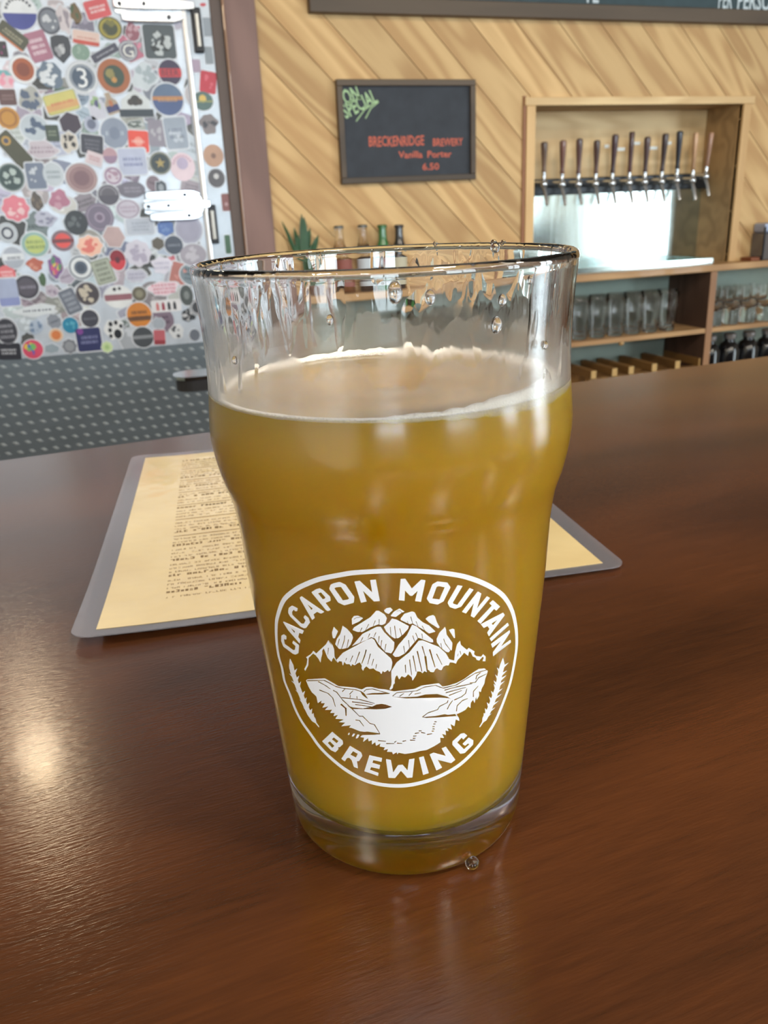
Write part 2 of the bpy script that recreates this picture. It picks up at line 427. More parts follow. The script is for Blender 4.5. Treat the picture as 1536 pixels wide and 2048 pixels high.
# stickers: (crop, x, y, w, h, shape, rotation, base colour, layers, label)
random.seed(11)
def shp(kind, n=28, rnd=None):
    if kind == 'c': return [(.5 * math.cos(2 * math.pi * i / n), .5 * math.sin(2 * math.pi * i / n)) for i in range(n)]
    if kind == 'r':
        o = []
        for cx, cz, a0 in ((.4, .4, 0), (-.4, .4, 90), (-.4, -.4, 180), (.4, -.4, 270)):
            for q in (0, 30, 60, 90): o.append((cx + .1 * math.cos(math.radians(a0 + q)), cz + .1 * math.sin(math.radians(a0 + q))))
        return o
    if kind == 'x': return [(.5 * math.cos(math.radians(60 * i + 30)), .5 * math.sin(math.radians(60 * i + 30))) for i in range(6)]
    if kind == 's': return [(-.45, .42), (-.2, .5), (.2, .5), (.45, .42), (.5, .1), (.42, -.2), (0, -.5), (-.42, -.2), (-.5, .1)]
    if kind == 'd': return [(0, .5), (.18, .28), (.38, .02), (.42, -.2), (.25, -.43), (0, -.5), (-.25, -.43), (-.42, -.2), (-.38, .02), (-.18, .28)]
    if kind == 'f': return [((.46 + .03 * math.cos(8 * 2 * math.pi * i / 48)) * math.cos(2 * math.pi * i / 48), (.46 + .03 * math.cos(8 * 2 * math.pi * i / 48)) * math.sin(2 * math.pi * i / 48)) for i in range(48)]
    if kind == 't': return [(-.2, .5), (.2, .5), (.22, .25), (.5, 0), (.5, -.45), (.42, -.5), (-.42, -.5), (-.5, -.45), (-.5, 0), (-.22, .25)]
    if kind == 'h': return [(-.5, -.5), (.5, -.5), (.5, -.2), (.42, -.18), (.4, .12), (0, .5), (-.4, .12), (-.42, -.18), (-.5, -.2)]
    ph = [rnd.uniform(0, 6.28) for _ in range(4)]
    return [((.41 + .05 * math.sin(3 * a + ph[0]) + .04 * math.sin(5 * a + ph[1])) * math.cos(a), (.41 + .05 * math.sin(2 * a + ph[2]) + .04 * math.sin(6 * a + ph[3])) * math.sin(a)) for a in [2 * math.pi * i / 32 for i in range(32)]]
W_ = (228, 230, 234); K_ = (48, 50, 58); G_ = (150, 156, 166)
ST = [
 (1,130,85,235,240,'c',0,W_,[('half',(62,72,150)),('arc',(70,75,90))],'round sticker white above and blue below'),
 (1,330,140,160,190,'c',0,(82,86,100),[('disc',.78,(120,126,138)),('blotch',(205,208,214),4)],'round charcoal sticker with a pale wave'),
 (1,430,130,120,240,'b',0,(206,196,200),[('blotch',(150,140,150),5)],None),
 (1,505,90,90,170,'b',0,(112,92,64),[('blotch',(70,90,60),3)],None),
 (1,650,60,170,130,'r',14,(212,88,94),[('text',(238,220,222),2)],'red tilted sticker with white lettering'),
 (1,735,190,165,160,'c',0,(66,72,50),[('ring',.86,.62,(166,152,62)),('blotch',(120,115,60),4)],'olive round sticker with a yellow ring'),
 (1,880,205,120,150,'d',6,(150,90,106),[('blotch',(190,150,160),4)],'maroon drop-shaped sticker'),
 (1,85,240,215,110,'r',-40,(74,76,62),[('text',(170,165,140),2),('band',(196,110,60),-.5,-.38)],'dark olive tag with an orange edge'),
 (1,255,310,150,200,'r',14,(168,112,134),[('text',(226,205,215),3)],'dusty pink sticker with pale lettering'),
 (1,410,330,135,190,'s',0,(58,62,72),[('disc',.35,(190,192,196)),('blotch',(150,152,158),3)],'charcoal shield sticker'),
 (1,575,255,180,95,'r',-8,(222,194,184),[('band',(196,80,70),-.5,-.2),('text',(190,120,110),1)],'cream sticker with a red lower band'),
 (1,540,350,125,120,'c',0,(126,152,138),[('blotch',(150,172,160),4)],'sage green round sticker'),
 (1,700,355,205,62,'r',26,(74,74,92),[('text',(190,190,200),1)],'dark navy strip sticker tilted upward'),
 (1,855,340,128,140,'c',0,(112,112,126),[('ring',.9,.76,(190,190,196)),('glyph','G',(232,230,224),.62)],'grey round sticker with a white letter G'),
 (1,1065,280,215,235,'r',0,(70,80,86),[('blotch',(190,196,198),7),('blotch',(30,38,42),4)],'black and white picture sticker under the upper hinge'),
 (1,18,330,64,110,'r',0,(42,40,52),[('blotch',(150,50,120),2)],None),
 (1,155,465,178,188,'c',0,W_,[('disc',.82,(166,86,52)),('disc',.5,(130,62,44))],'white-rimmed round sticker with a rust centre'),
 (1,335,500,210,205,'b',0,(104,120,140),[('blotch',(215,220,226),8)],'slate mottled sticker'),
 (1,550,520,212,222,'c',0,(150,158,170),[('ring',.94,.84,W_),('disc',.66,(74,90,112)),('glyph','3',(238,240,242),.6)],'grey ringed round sticker with a white numeral 3'),
 (1,760,510,226,242,'c',0,(170,100,62),[('disc',.62,(58,78,66)),('blotch2',(150,140,84),4),('dot',0,-.1,.16,(206,150,80))],'copper brown round sticker with a green landscape centre'),
 (1,965,510,190,220,'b',0,(208,216,222),[('blotch',(170,182,190),9)],'white lacy sticker'),
 (1,1135,485,158,178,'c',0,(54,40,74),[('bandc',(204,52,62),-.18,.16),('glyph','BEER',(60,30,50),.24)],'navy round sticker with a red BEER band'),
 (1,40,540,130,180,'b',0,(222,190,200),[('band',(110,170,176),.2,.4),('blotch',(226,150,170),4)],None),
 (1,205,660,190,220,'b',0,(172,172,168),[('blotch',(84,98,124),6)],'beige and slate figure sticker'),
 (1,410,685,232,142,'r',13,(170,175,120),[('inset',.9,(206,196,118)),('band',(212,164,110),-.32,.0),('text',(206,120,90),1)],'yellow rectangular sticker with orange lettering'),
 (1,50,650,120,110,'r',0,(94,64,64),[('text',(140,110,110),2)],None),
 (1,55,790,152,152,'c',0,(196,140,52),[('ring',.8,.6,(160,104,40))],'mustard round sticker'),
 (1,640,700,105,200,'t',8,(202,202,216),[('blotch',(150,180,130),4),('blotch',(90,90,130),2)],'pale bottle-shaped sticker'),
 (1,740,690,90,150,'t',16,(176,156,136),[('band',(60,62,112),-.4,-.1),('disc',.3,(190,120,80))],'tan and navy bottle-shaped sticker'),
 (1,905,690,235,190,'h',0,(214,218,220),[('band',(50,60,72),-.5,-.22),('dot',0,.1,.38,(60,56,54)),('dot',.12,.05,.24,(70,62,56)),('dot',-.14,.04,.24,(66,60,56))],'white arched sticker with a dark tree over a black band'),
 (1,1120,665,212,220,'c',0,(94,114,144),[('bandc',(190,130,80),-.12,.1),('half',(74,92,140)),('text',(200,150,100),1)],'slate blue round sticker with an orange band'),
 (1,230,855,190,180,'c',0,(188,198,208),[('blotch',(80,96,124),6)],'pale round sticker with dark dots'),
 (1,470,825,158,160,'x',10,(62,50,66),[],'plain dark maroon hexagon sticker'),
 (1,610,830,100,112,'c',0,(176,182,202),[('disc',.6,(110,116,140))],None),
 (1,765,890,190,212,'c',0,(140,150,170),[('text',(188,196,210),1),('disc',.4,(124,134,156))],'blue-grey round sticker with faint lettering'),
 (1,905,830,130,62,'b',0,(92,102,98),[('blotch',(200,205,205),3)],None),
 (1,925,945,140,150,'r',-4,(226,78,62),[('disc',.42,(236,150,136)),('text',(240,190,180),1)],'bright red square sticker'),
 (1,1045,890,110,180,'r',-3,(146,140,154),[('blotch',(180,176,186),4)],None),
 (1,1175,890,150,215,'r',3,(156,166,182),[('blotch',(190,198,210),5),('text',(120,130,150),2)],None),
 (1,95,1000,120,265,'r',36,(72,70,48),[('dot',0,.28,.52,(190,150,70)),('dot',0,.28,.3,(70,70,90))],'long olive tag with a gold disc'),
 (1,350,890,90,112,'r',0,(64,76,66),[('text',(140,150,130),2)],None),
 (1,460,950,142,182,'b',0,(206,198,188),[('blotch',(50,46,48),5)],'cream sticker with black blotches'),
 (1,615,965,152,132,'r',-8,(58,58,72),[('text',(110,110,124),3)],'dark navy rounded sticker'),
 (1,280,1000,250,140,'b',0,(198,188,198),[('text',(160,140,156),2)],None),
 (1,735,1040,100,112,'c',0,(184,148,158),[('half',(150,124,150))],None),
 (1,630,1060,112,90,'r',-20,(214,198,204),[('text',(180,120,130),2)],None),
 (1,885,1080,190,180,'r',0,(186,192,216),[('text',(120,126,170),2)],'lavender square sticker with thin lettering'),
 (1,1070,1090,150,156,'c',0,(52,62,66),[('ring',.92,.84,(150,150,130)),('star',(170,150,90))],'dark green round sticker with a gold star'),
 (1,1220,1115,166,192,'c',0,(228,206,216),[('dot',0,.12,.46,(186,172,200)),('arc',(196,160,180))],'pinkish white round sticker with a lilac centre'),
 (1,75,1185,184,192,'c',0,(46,66,66),[('blotch',(176,190,186),4),('ring',.95,.88,(120,136,132))],'dark green round sticker with pale leaves'),
 (1,240,1175,130,180,'r',0,(114,124,146),[('blotch',(196,202,212),3)],None),
 (1,355,1165,142,162,'c',0,(190,198,206),[('text',(140,150,160),2)],None),
 (1,545,1190,216,204,'c',0,(152,122,126),[('ring',.9,.78,(176,150,150)),('disc',.5,(130,100,108))],'large mauve brown ringed round sticker'),
 (1,755,1175,126,126,'c',0,(206,196,208),[('ring',.9,.72,(150,120,150)),('blotch',(170,140,160),3)],'lavender-ringed white round sticker'),
 (2,105,290,200,190,'f',0,(222,124,140),[('blotch',(236,196,200),4)],'salmon pink scalloped sticker'),
 (2,245,245,100,150,'b',0,(86,76,70),[('blotch',(120,104,90),3)],None),
 (2,395,230,162,172,'b',0,(178,118,142),[('blotch',(196,150,168),4)],'rose pink sticker'),
 (2,725,200,146,142,'c',0,(98,94,104),[('ring',.8,.66,(134,130,140)),('half',(84,80,92))],'grey brown round sticker'),
 (2,880,165,182,112,'c',0,(116,112,126),[('text',(150,146,160),2)],'grey oval sticker'),
 (2,1075,150,90,122,'b',0,(78,84,94),[('disc',.4,(150,156,164))],None),
 (2,665,350,192,192,'c',0,(120,110,130),[('ring',.9,.8,(150,140,158)),('disc',.36,(160,148,168)),('disc',.22,(116,100,122))],'mauve grey round sticker with a drop'),
 (2,510,385,156,166,'c',0,(52,56,62),[('blotch',(96,102,106),5)],'charcoal round sticker'),
 (2,855,295,162,132,'c',0,(196,190,204),[('ring',.92,.8,(160,146,166)),('text',(170,150,172),2)],'pale mauve oval sticker'),
 (2,1105,420,120,116,'x',0,(84,114,176),[('blotch',(110,138,190),3)],'plain blue sticker below the lower hinge'),
 (2,1260,430,186,200,'c',0,(168,168,188),[('disc',.8,(160,158,178))],'large pale lilac round sticker'),
 (2,935,410,192,112,'r',0,(184,190,204),[('text',(150,156,174),3)],None),
 (2,50,455,128,132,'c',0,(170,180,190),[('disc',.82,(206,210,216)),('ring',.66,.4,(62,66,82))],'white-ringed round sticker with a dark letter'),
 (2,300,360,182,122,'b',0,(186,188,206),[('blotch',(140,140,164),5)],None),
 (2,235,530,188,172,'c',0,(146,178,174),[('disc',.72,(188,200,118)),('text',(120,140,90),2)],'teal round sticker with a yellow-green centre'),
 (2,420,505,152,142,'c',0,(130,106,116),[('disc',.7,(226,84,80)),('bandc',(120,60,66),-.1,.08)],'mauve round sticker with a red centre'),
 (2,600,540,186,152,'f',0,(238,190,168),[('blotch',(220,120,110),6)],'coral and cream scalloped sticker'),
 (2,760,480,152,162,'x',25,(188,162,162),[],'tan pink hexagon sticker'),
 (2,920,590,192,192,'f',0,(210,206,220),[('blotch',(176,168,190),8)],'pale lilac flower sticker'),
 (2,1055,525,92,92,'x',0,(94,86,76),[],None),
 (2,1160,535,126,130,'c',0,(72,78,94),[('text',(130,136,150),1)],'slate round sticker beside the brown one'),
 (2,1290,600,182,152,'c',0,(162,156,168),[('blotch',(190,186,196),4)],None),
 (2,785,635,112,142,'c',0,(138,28,44),[('half',(206,60,70)),('disc',.3,(90,24,40))],'dark red oval sticker'),
 (2,1080,670,162,152,'b',0,(220,216,230),[('text',(180,176,200),2)],None),
 (2,90,620,146,150,'c',0,(172,178,192),[('bandc',(222,226,232),-.1,.2),('text',(120,124,140),1)],'grey round sticker with a white band'),
 (2,235,665,132,102,'b',0,(186,100,80),[('blotch',(206,140,120),3)],'terracotta sticker'),
 (2,45,725,122,112,'c',0,(222,114,120),[('text',(240,200,204),2)],'salmon round sticker'),
 (2,370,680,122,192,'b',0,(132,90,150),[('blotch',(220,196,90),3),('blotch',(206,90,130),3),('blotch',(90,140,110),2)],'rainbow patchwork sticker'),
 (2,540,685,162,162,'c',0,(92,102,118),[('ring',.86,.56,(222,226,230)),('disc',.36,(70,80,96))],'slate round sticker with a white ring'),
 (2,690,710,138,172,'r',12,(150,156,142),[('inset',.84,(172,178,164)),('text',(110,118,104),4)],'sage grey label sticker'),
 (2,910,740,172,122,'b',0,(194,194,210),[('text',(160,156,182),2)],None),
 (2,180,815,166,162,'c',0,(68,64,74),[('disc',.74,(86,80,92)),('text',(140,134,150),1)],'charcoal mauve round sticker'),
 (2,285,765,60,112,'b',0,(74,100,70),[],None),
 (2,345,840,112,112,'b',0,(188,178,192),[('blotch',(150,136,156),3)],None),
 (2,55,850,142,190,'r',0,(168,178,208),[('band',(140,150,200),-.5,-.2)],'periwinkle rectangular sticker'),
 (2,470,910,112,172,'r',18,(110,116,130),[('text',(160,166,178),4)],'slate tag sticker'),
 (2,585,860,166,162,'c',0,(74,68,74),[('blotch',(196,186,170),6),('ring',.96,.9,(130,124,126))],'dark round sticker with beige blossoms'),
 (2,790,880,192,152,'c',0,(226,228,230),[('bandc',(150,100,110),-.16,.12),('dot',-.1,.34,.16,K_),('dot',.08,.36,.14,K_)],'white oval sticker with a maroon band'),
 (2,930,860,100,100,'c',0,(106,100,86),[('disc',.5,(140,136,116))],None),
 (2,1090,825,242,122,'b',0,(232,208,218),[('text',(206,130,150),3)],'pinkish white wide sticker'),
 (2,930,1000,172,172,'c',0,(206,130,54),[('bandc',(110,76,52),-.24,-.06),('text',(96,66,48),2)],'orange round sticker with dark lettering'),
 (2,1110,940,202,82,'r',0,(224,222,226),[('bars',None)],'white strip sticker with four small bottles'),
 (2,600,1025,134,134,'c',0,W_,[('disc',.88,(68,68,80)),('text',(110,112,124),1)],'white-rimmed charcoal round sticker'),
 (2,470,1070,112,112,'c',0,(44,134,170),[('blotch',(90,170,196),4)],'teal blue round sticker'),
 (2,375,1135,96,92,'c',0,(224,190,160),[('disc',.66,(216,128,76))],'small peach and orange round sticker'),
 (2,595,1165,172,162,'r',0,(50,54,100),[('dot',-.3,.36,.26,(130,70,150)),('text',(130,134,176),2)],'navy square sticker with a purple corner'),
 (2,765,1100,152,182,'b',0,(228,230,232),[('paw',(34,36,42))],'white sticker with a black paw print'),
 (2,955,1150,146,142,'c',0,(74,78,84),[('bandc',(140,144,150),-.06,.1)],'dark slate round sticker with a pale band'),
 (2,1065,1150,80,102,'r',-4,(190,100,110),[('band',(150,60,70),-.5,-.2)],'small rose red rectangular sticker'),
 (2,1060,1055,102,102,'b',0,(168,176,188),[],None),
 (2,45,1110,152,182,'c',0,(54,54,64),[('text',(150,150,160),3),('ring',.96,.9,(140,140,150))],'large black round sticker with pale lettering'),
 (2,60,1245,162,112,'r',-4,(44,44,54),[('text',(190,192,200),2)],'black rectangular sticker above the tread plate'),
 (2,220,1230,142,132,'c',0,(214,80,110),[('blotch',(226,200,80),4),('blotch',(80,100,190),3),('blotch',(120,190,110),2)],'rainbow round sticker'),
 (2,465,1210,106,106,'f',0,(122,126,136),[('disc',.6,(150,154,162))],'grey scalloped sticker'),
 (2,345,1225,120,82,'b',0,(152,166,178),[],None),
 (2,715,1215,82,82,'f',0,(200,220,170),[('disc',.4,(170,200,140))],'pale green scalloped sticker'),
 (2,250,970,330,90,'b',0,(216,222,228),[('text',(80,88,110),1)],'white cloud-edged sticker with script lettering'),
 (2,240,1080,112,120,'b',0,(178,192,212),[('blotch',(120,140,170),4)],None),
 (2,1260,1000,112,112,'b',0,(56,58,62),[('blotch',(196,196,200),4)],None),
 (2,1300,1135,72,82,'c',0,(108,114,126),[],None),
 (2,1245,870,92,142,'c',0,(80,86,86),[('disc',.4,(130,136,136))],None),
 (2,1180,1110,122,112,'b',0,(216,218,222),[('blotch',(70,72,80),4)],None),
 (2,1320,950,110,110,'c',0,(66,68,74),[('ring',.9,.7,(180,182,188))],None),
]
STF = [  # on the fixed frame beside the door
 (1,1390,550,112,152,'r',-10,(190,38,60),[('blotch',(214,90,106),3)],'crimson square sticker on the frame'),
 (1,1355,675,140,132,'c',0,(80,106,102),[('dot',0,.12,.4,(214,180,90)),('bandc',(150,150,90),-.06,.02)],'teal round sticker on the frame with a yellow sun'),
 (1,1395,830,150,152,'b',0,(132,122,124),[('blotch',(60,58,66),3)],None),
 (1,1425,1040,136,152,'c',0,(188,146,120),[('disc',.24,(130,96,80))],'tan round sticker on the frame'),
 (1,1445,1190,116,130,'c',0,(84,78,82),[('dot',0,.1,.3,(206,204,204))],'dark round sticker on the frame with a pale centre'),
 (1,1310,440,60,90,'r',0,(170,150,170),[],None),
 (1,1385,180,56,130,'r',0,(148,156,166),[],None), (1,1395,370,56,120,'r',0,(140,148,156),[],None),
 (1,1355,32,50,30,'b',0,(196,80,90),[],None),
 (2,1510,250,60,120,'r',0,(130,74,70),[('dot',0,-.1,.4,(180,140,140))],None), (2,1522,530,40,130,'r',0,(60,96,66),[],None),
]
FILL = []
rfi = random.Random(21)
for i in range(165):
    x, y = rfi.uniform(-5, 1330), rfi.uniform(10, 2350); w = rfi.uniform(90, 190)
    g = rfi.randint(120, 205); col = (g + rfi.randint(-14, 10), g + rfi.randint(-8, 8), g + rfi.randint(0, 24))
    r_ = rfi.random()
    if r_ < .14: col = (rfi.randint(60, 90),) * 3
    elif r_ < .22: col = (rfi.randint(170, 200), rfi.randint(110, 140), rfi.randint(110, 140))
    crp, yy = (1, y) if y < 1250 else (2, y - 1102)
    FILL.append((crp, x, yy, w, w * rfi.uniform(.6, 1.3), rfi.choice('ccrrbsfx'), rfi.uniform(-25, 25), col, [('text', tuple(max(20, v - 50) for v in col), rfi.randint(1, 3))] if rfi.random() < .6 else [('blotch', tuple(min(235, v + 30) for v in col), 4)], None))
ST = FILL + ST
def stick(rows, parent, YS, xclip=None):
    n = 0
    for idx, (cr, x, y, w, h, kd, rot, base, layers, lab) in enumerate(rows):
        rnd = random.Random(idx * 7 + cr)
        px = x / 3.339; py = y / 3.339 + (330 if cr == 2 else 0); pw = w / 3.339; ph = h / 3.339
        c = onY(px, py, YS); a = onY(px - pw / 2, py, YS); b = onY(px + pw / 2, py, YS); t = onY(px, py - ph / 2, YS); u = onY(px, py + ph / 2, YS)
        sw = b[0] - a[0]; sh = t[2] - u[2]
        r = math.radians(rot); C_, S_ = math.cos(r), math.sin(r)
        y0 = YS - 0.0004 - idx * 0.00001
        def T(q, dy, sx=1.0, dx=0, dz=0):
            uu = (q[0] * sx + dx) * sw; vv = (q[1] * sx + dz) * sh
            X = c[0] + C_ * uu - S_ * vv
            if xclip: X = min(X, xclip)
            return (X, y0 - dy, c[2] + S_ * uu + C_ * vv)
        mb = MB(); S0 = shp(kd, rnd=rnd)
        mk = lambda col: plain('sticker_print', col, 0.38, 0, 0, 0.1)
        mb.use(mk(base)); k = len(S0)
        rimmed = rnd.random() < .75
        if rimmed: mb.use(mk((214, 218, 226)))
        e_ = 1.07 if rimmed else 1.0
        mb.add([T(q, 0, e_) for q in S0] + [(T(q, 0, e_)[0], YS, T(q, 0, e_)[2]) for q in S0], [tuple(range(k))] + [(i, i + k, (i + 1) % k + k, (i + 1) % k) for i in range(k)])
        dy = 0
        if rimmed: dy = .00006; mb.use(mk(base)); mb.add([T(q, dy, .97) for q in S0], [tuple(range(k))])
        def band(z0, z1, col, lim):
            p = clip(S0, lambda q: q[1] - z0); p = clip(p, lambda q: z1 - q[1]) if len(p) > 2 else p
            if len(p) > 2: mb.use(mk(col)); mb.add([T(q, dy, .97) for q in p], [tuple(range(len(p)))])
        for ly in layers:
            dy += 0.0001; t0 = ly[0]
            if t0 == 'disc' or t0 == 'inset':
                mb.use(mk(ly[2])); q0 = S0 if t0 == 'inset' else shp('c'); mb.add([T(q, dy, ly[1]) for q in q0], [tuple(range(len(q0)))])
            elif t0 == 'dot':
                mb.use(mk(ly[4])); q0 = shp('c', 16); asp = sh / sw if sh < sw else 1; asz = sw / sh if sw < sh else 1
                mb.add([T((q[0] * ly[3] * asp + ly[1], q[1] * ly[3] * asz + ly[2]), dy) for q in q0], [tuple(range(16))])
            elif t0 == 'ring':
                mb.use(mk(ly[3])); q0 = shp('c', 24)
                mb.add([T(q, dy, ly[1]) for q in q0] + [T(q, dy, ly[2]) for q in q0], [(i, (i + 1) % 24, 24 + (i + 1) % 24, 24 + i) for i in range(24)])
            elif t0 == 'half': band(-.5, -.02, ly[1], 1)
            elif t0 in ('band', 'bandc'): band(ly[2], ly[3], ly[1], 1)
            elif t0 == 'arc':
                mb.use(mk(ly[1]))
                for i in range(9):
                    a0 = math.radians(160 - i * 16); 
                    mb.add([T((.42 * math.cos(a0 + e), .42 * math.sin(a0 + e)), dy) for e in (.09, -.09)] + [T((.34 * math.cos(a0 + e), .34 * math.sin(a0 + e)), dy) for e in (-.09, .09)], [(0, 1, 2, 3)])
            elif t0 in ('blotch', 'blotch2'):
                mb.use(mk(ly[1])); R0 = .3 if t0 == 'blotch' else .18
                for i in range(int(ly[2] * 1.7)):
                    aa = rnd.uniform(0, 6.28); rr = R0 * math.sqrt(rnd.random()); cx, cz = rr * math.cos(aa), rr * math.sin(aa)
                    s0 = rnd.uniform(.04, .14); m_ = 9
                    mb.add([T((cx + s0 * rnd.uniform(.6, 1.3) * math.cos(2 * math.pi * j / m_), cz + s0 * rnd.uniform(.6, 1.3) * math.sin(2 * math.pi * j / m_)), dy + i * .00002) for j in range(m_)], [tuple(range(m_))])
            elif t0 == 'text':
                mb.use(mk(ly[1])); rows_ = ly[2]
                for i in range(rows_):
                    zc = (rows_ - 1) * .1 - i * .2; hh = .065; xx = -.33 + rnd.uniform(0, .06)
                    while xx < .3:
                        ww = rnd.uniform(.025, .06)
                        mb.add([T((xx, zc - hh), dy), T((xx + ww, zc - hh), dy), T((xx + ww * .9, zc + hh * rnd.uniform(.6, 1)), dy), T((xx, zc + hh), dy)], [(0, 1, 2, 3)])
                        xx += ww + rnd.uniform(.015, .04)
            elif t0 == 'star':
                mb.use(mk(ly[1])); mb.add([T((( .24 if j % 2 == 0 else .1) * math.sin(math.pi * j / 5), (.24 if j % 2 == 0 else .1) * math.cos(math.pi * j / 5)), dy) for j in range(10)] + [T((0, 0), dy)], [(j, (j + 1) % 10, 10) for j in range(10)])
            elif t0 == 'glyph':
                mb.use(mk(ly[2])); vs_, fs = glyphs(ly[1]); A_ = np.array(vs_); mn = A_.min(0); mxx = A_.max(0); sc = ly[3] / (mxx[1] - mn[1]); cx = (mn + mxx) / 2
                mb.add([T(((q[0] - cx[0]) * sc * min(1, .75 / ((mxx[0] - mn[0]) * sc)), (q[1] - cx[1]) * sc), dy) for q in vs_], fs)
            elif t0 == 'bars':
                for j, col in enumerate(((206, 120, 120), (150, 50, 70), (40, 42, 50), (40, 42, 50))):
                    mb.use(mk(col)); x0 = -.34 + j * .19; mb.add([T(q, dy) for q in ((x0, -.34), (x0 + .1, -.34), (x0 + .1, .1), (x0 + .07, .32), (x0 + .03, .32), (x0, .1))], [tuple(range(6))])
            elif t0 == 'paw':
                for cx, cz, r_ in ((.12, -.16, .27), (-.2, .0, .13), (-.14, .22, .14), (.1, .26, .13), (.3, .12, .12), (-.2, -.22, .12)):
                    mb.use(mk(ly[1])); mb.add([T((cx + r_ * q[0] * 1.3, cz + r_ * q[1] * 1.3), dy) for q in shp('c', 14)], [tuple(range(14))])
        o = mb.build('sticker', None, parent)
        if lab: o['label'] = lab
stick(ST, door, YD, XD1 - .012)
stick(STF, bpy.data.objects['trim_1'], YD + .004, XF1 - .002)

# ------------------------------------------------------------------ small chalkboard and the big menu board
M_slate = plain('chalkboard', (58, 62, 70), 0.75, noise=.18)
M_bframe = wood('board_frame', (92, 76, 60), (62, 50, 40), ring=30, distort=2, rough=.55, contrast=.5)
a = onY(669, 160, YW); b = onY(947, 359, YW)
bx0, bx1, bz1, bz0 = a[0], b[0], a[2], b[2]
cb = thing('chalkboard', ((bx0 + bx1) / 2, YW, bz0), 'small brown-framed chalkboard on the boarded wall reading ON SPECIAL', 'chalkboard')
fw = .019
for (x0, x1, z0, z1) in ((bx0, bx1, bz1 - fw, bz1), (bx0, bx1, bz0, bz0 + fw), (bx0, bx0 + fw, bz0 + fw, bz1 - fw), (bx1 - fw, bx1, bz0 + fw, bz1 - fw)):
    MB().bbox(x0, x1, YW - .022, YW - .001, z0, z1, .002).build('frame_rail', M_bframe, cb)
MB().box(bx0 + .01, bx1 - .01, YW - .010, YW - .001, bz0 + .01, bz1 - .01).build('slate', M_slate, cb)
yt = YW - .0106
def p2(x, y): q = onY(x, y, yt); return q
M_green = plain('chalk_green', (176, 206, 160), .9); M_or = plain('chalk_orange', (206, 108, 88), .9)
mb = MB(); q = p2(691, 211); put_text(mb, 'ON', q[0], q[2], .044, yt, width=.056, rot=.32, jitter=.001)
q = p2(692, 238); put_text(mb, 'SPECIAL', q[0], q[2], .042, yt, width=.125, rot=.42, jitter=.001)
for (x0, y0, x1, y1) in ((712, 243, 750, 205), (731, 237, 757, 204)):
    A_, B_ = p2(x0, y0), p2(x1, y1); mb.tube([(A_[0], yt, A_[2]), ((A_[0] + B_[0]) / 2 - .004, yt, (A_[2] + B_[2]) / 2 + .006), (B_[0], yt, B_[2])], .0022, 6)
tag(mb.build('green_chalk_lettering', M_green, cb), 'pale green chalk words ON SPECIAL')
mb = MB(); q = p2(738, 293); put_text(mb, 'BRECKENRIDGE', q[0], q[2], .030, yt, width=.198, jitter=.0012)
q = p2(866, 292); put_text(mb, 'BREWERY', q[0], q[2], .023, yt, width=.112, jitter=.001)
q = p2(797, 316); put_text(mb, 'Vanilla', q[0], q[2], .020, yt, width=.088, jitter=.001)
q = p2(855, 315); put_text(mb, 'Porter', q[0], q[2], .020, yt, width=.090, jitter=.001)
q = p2(845, 340); put_text(mb, '6.50', q[0], q[2], .021, yt, width=.062)
tag(mb.build('orange_chalk_lettering', M_or, cb), 'orange chalk lines naming a brewery and a porter')
a = onY(620, 21, YW - .03); sx0 = a[0]; sz0 = a[2] - .004
sg = thing('menu_board', (1.7, YW, sz0), 'large dark chalk menu board with brown frame above the taps', 'chalkboard')
sx1 = 3.2; sz1 = sz0 + .75; fw = .046
for (x0, x1, z0, z1) in ((sx0, sx1, sz0, sz0 + fw), (sx0, sx1, sz1 - fw, sz1), (sx0, sx0 + fw, sz0 + fw, sz1 - fw), (sx1 - fw, sx1, sz0 + fw, sz1 - fw)):
    MB().bbox(x0, x1, YW - .032, YW - .001, z0, z1, .003).build('frame_rail', M_bframe, sg)
MB().box(sx0 + .02, sx1 - .02, YW - .014, YW - .001, sz0 + .02, sz1 - .02).build('slate', plain('menu_slate', (58, 76, 82), .7, noise=.15), sg)
mb = MB(); yt = YW - .0146
q = onY(1436, 17, yt); put_text(mb, 'PER', q[0], q[2], .062, yt, width=.062); q = onY(1474, 19, yt); put_text(mb, 'PERSON', q[0], q[2], .062, yt, width=.19)
tag(mb.build('white_chalk_lettering', plain('chalk_white', (206, 218, 224), .9), sg), 'white chalk lettering PER PERSON')

mb = MB(); q = onY(1166, 4, yt); put_text(mb, 'YE', q[0], q[2], .05, yt, width=.062)
mb.build('white_chalk_lettering', plain('chalk_white', (206, 218, 224), .9), sg)

# ------------------------------------------------------------------ back counter, shelf unit, niche
M_lwood = wood('counter_wood', (200, 160, 112), (150, 108, 68), ring=60, distort=4, rough=.5, coat=.1, contrast=.5)
M_lwoodV = wood('upright_wood', (176, 132, 94), (128, 90, 62), rot=(0, math.pi / 2, 0), ring=60, distort=4, rough=.5, contrast=.5)
M_nwood = wood('niche_wood', (230, 200, 150), (188, 150, 100), ring=45, distort=5, rough=.5, contrast=.5)
M_nwoodV = wood('niche_post', (226, 186, 130), (180, 138, 86), rot=(0, math.pi / 2, 0), ring=45, distort=3, rough=.5, contrast=.45)
M_teal = plain('teal_grey_panel', (168, 186, 176), .7)
M_updark = wood('dark_upright', (104, 78, 64), (72, 52, 42), rot=(0, math.pi / 2, 0), ring=60, distort=4, rough=.6, contrast=.5)
UX0, UX1 = XT + .004, 3.5
YB = 2.84
ct = tag(MB().bbox(UX0, UX1, YC, YB + .03, ZC - .026, ZC, .003).build('back_counter', M_lwood), 'long pale wood back counter carrying bottles, plant and drip tray', 'counter')
su = thing('shelf_unit', (1.8, 2.7, 0), 'open wooden shelf unit below the back counter holding glassware', 'shelf')
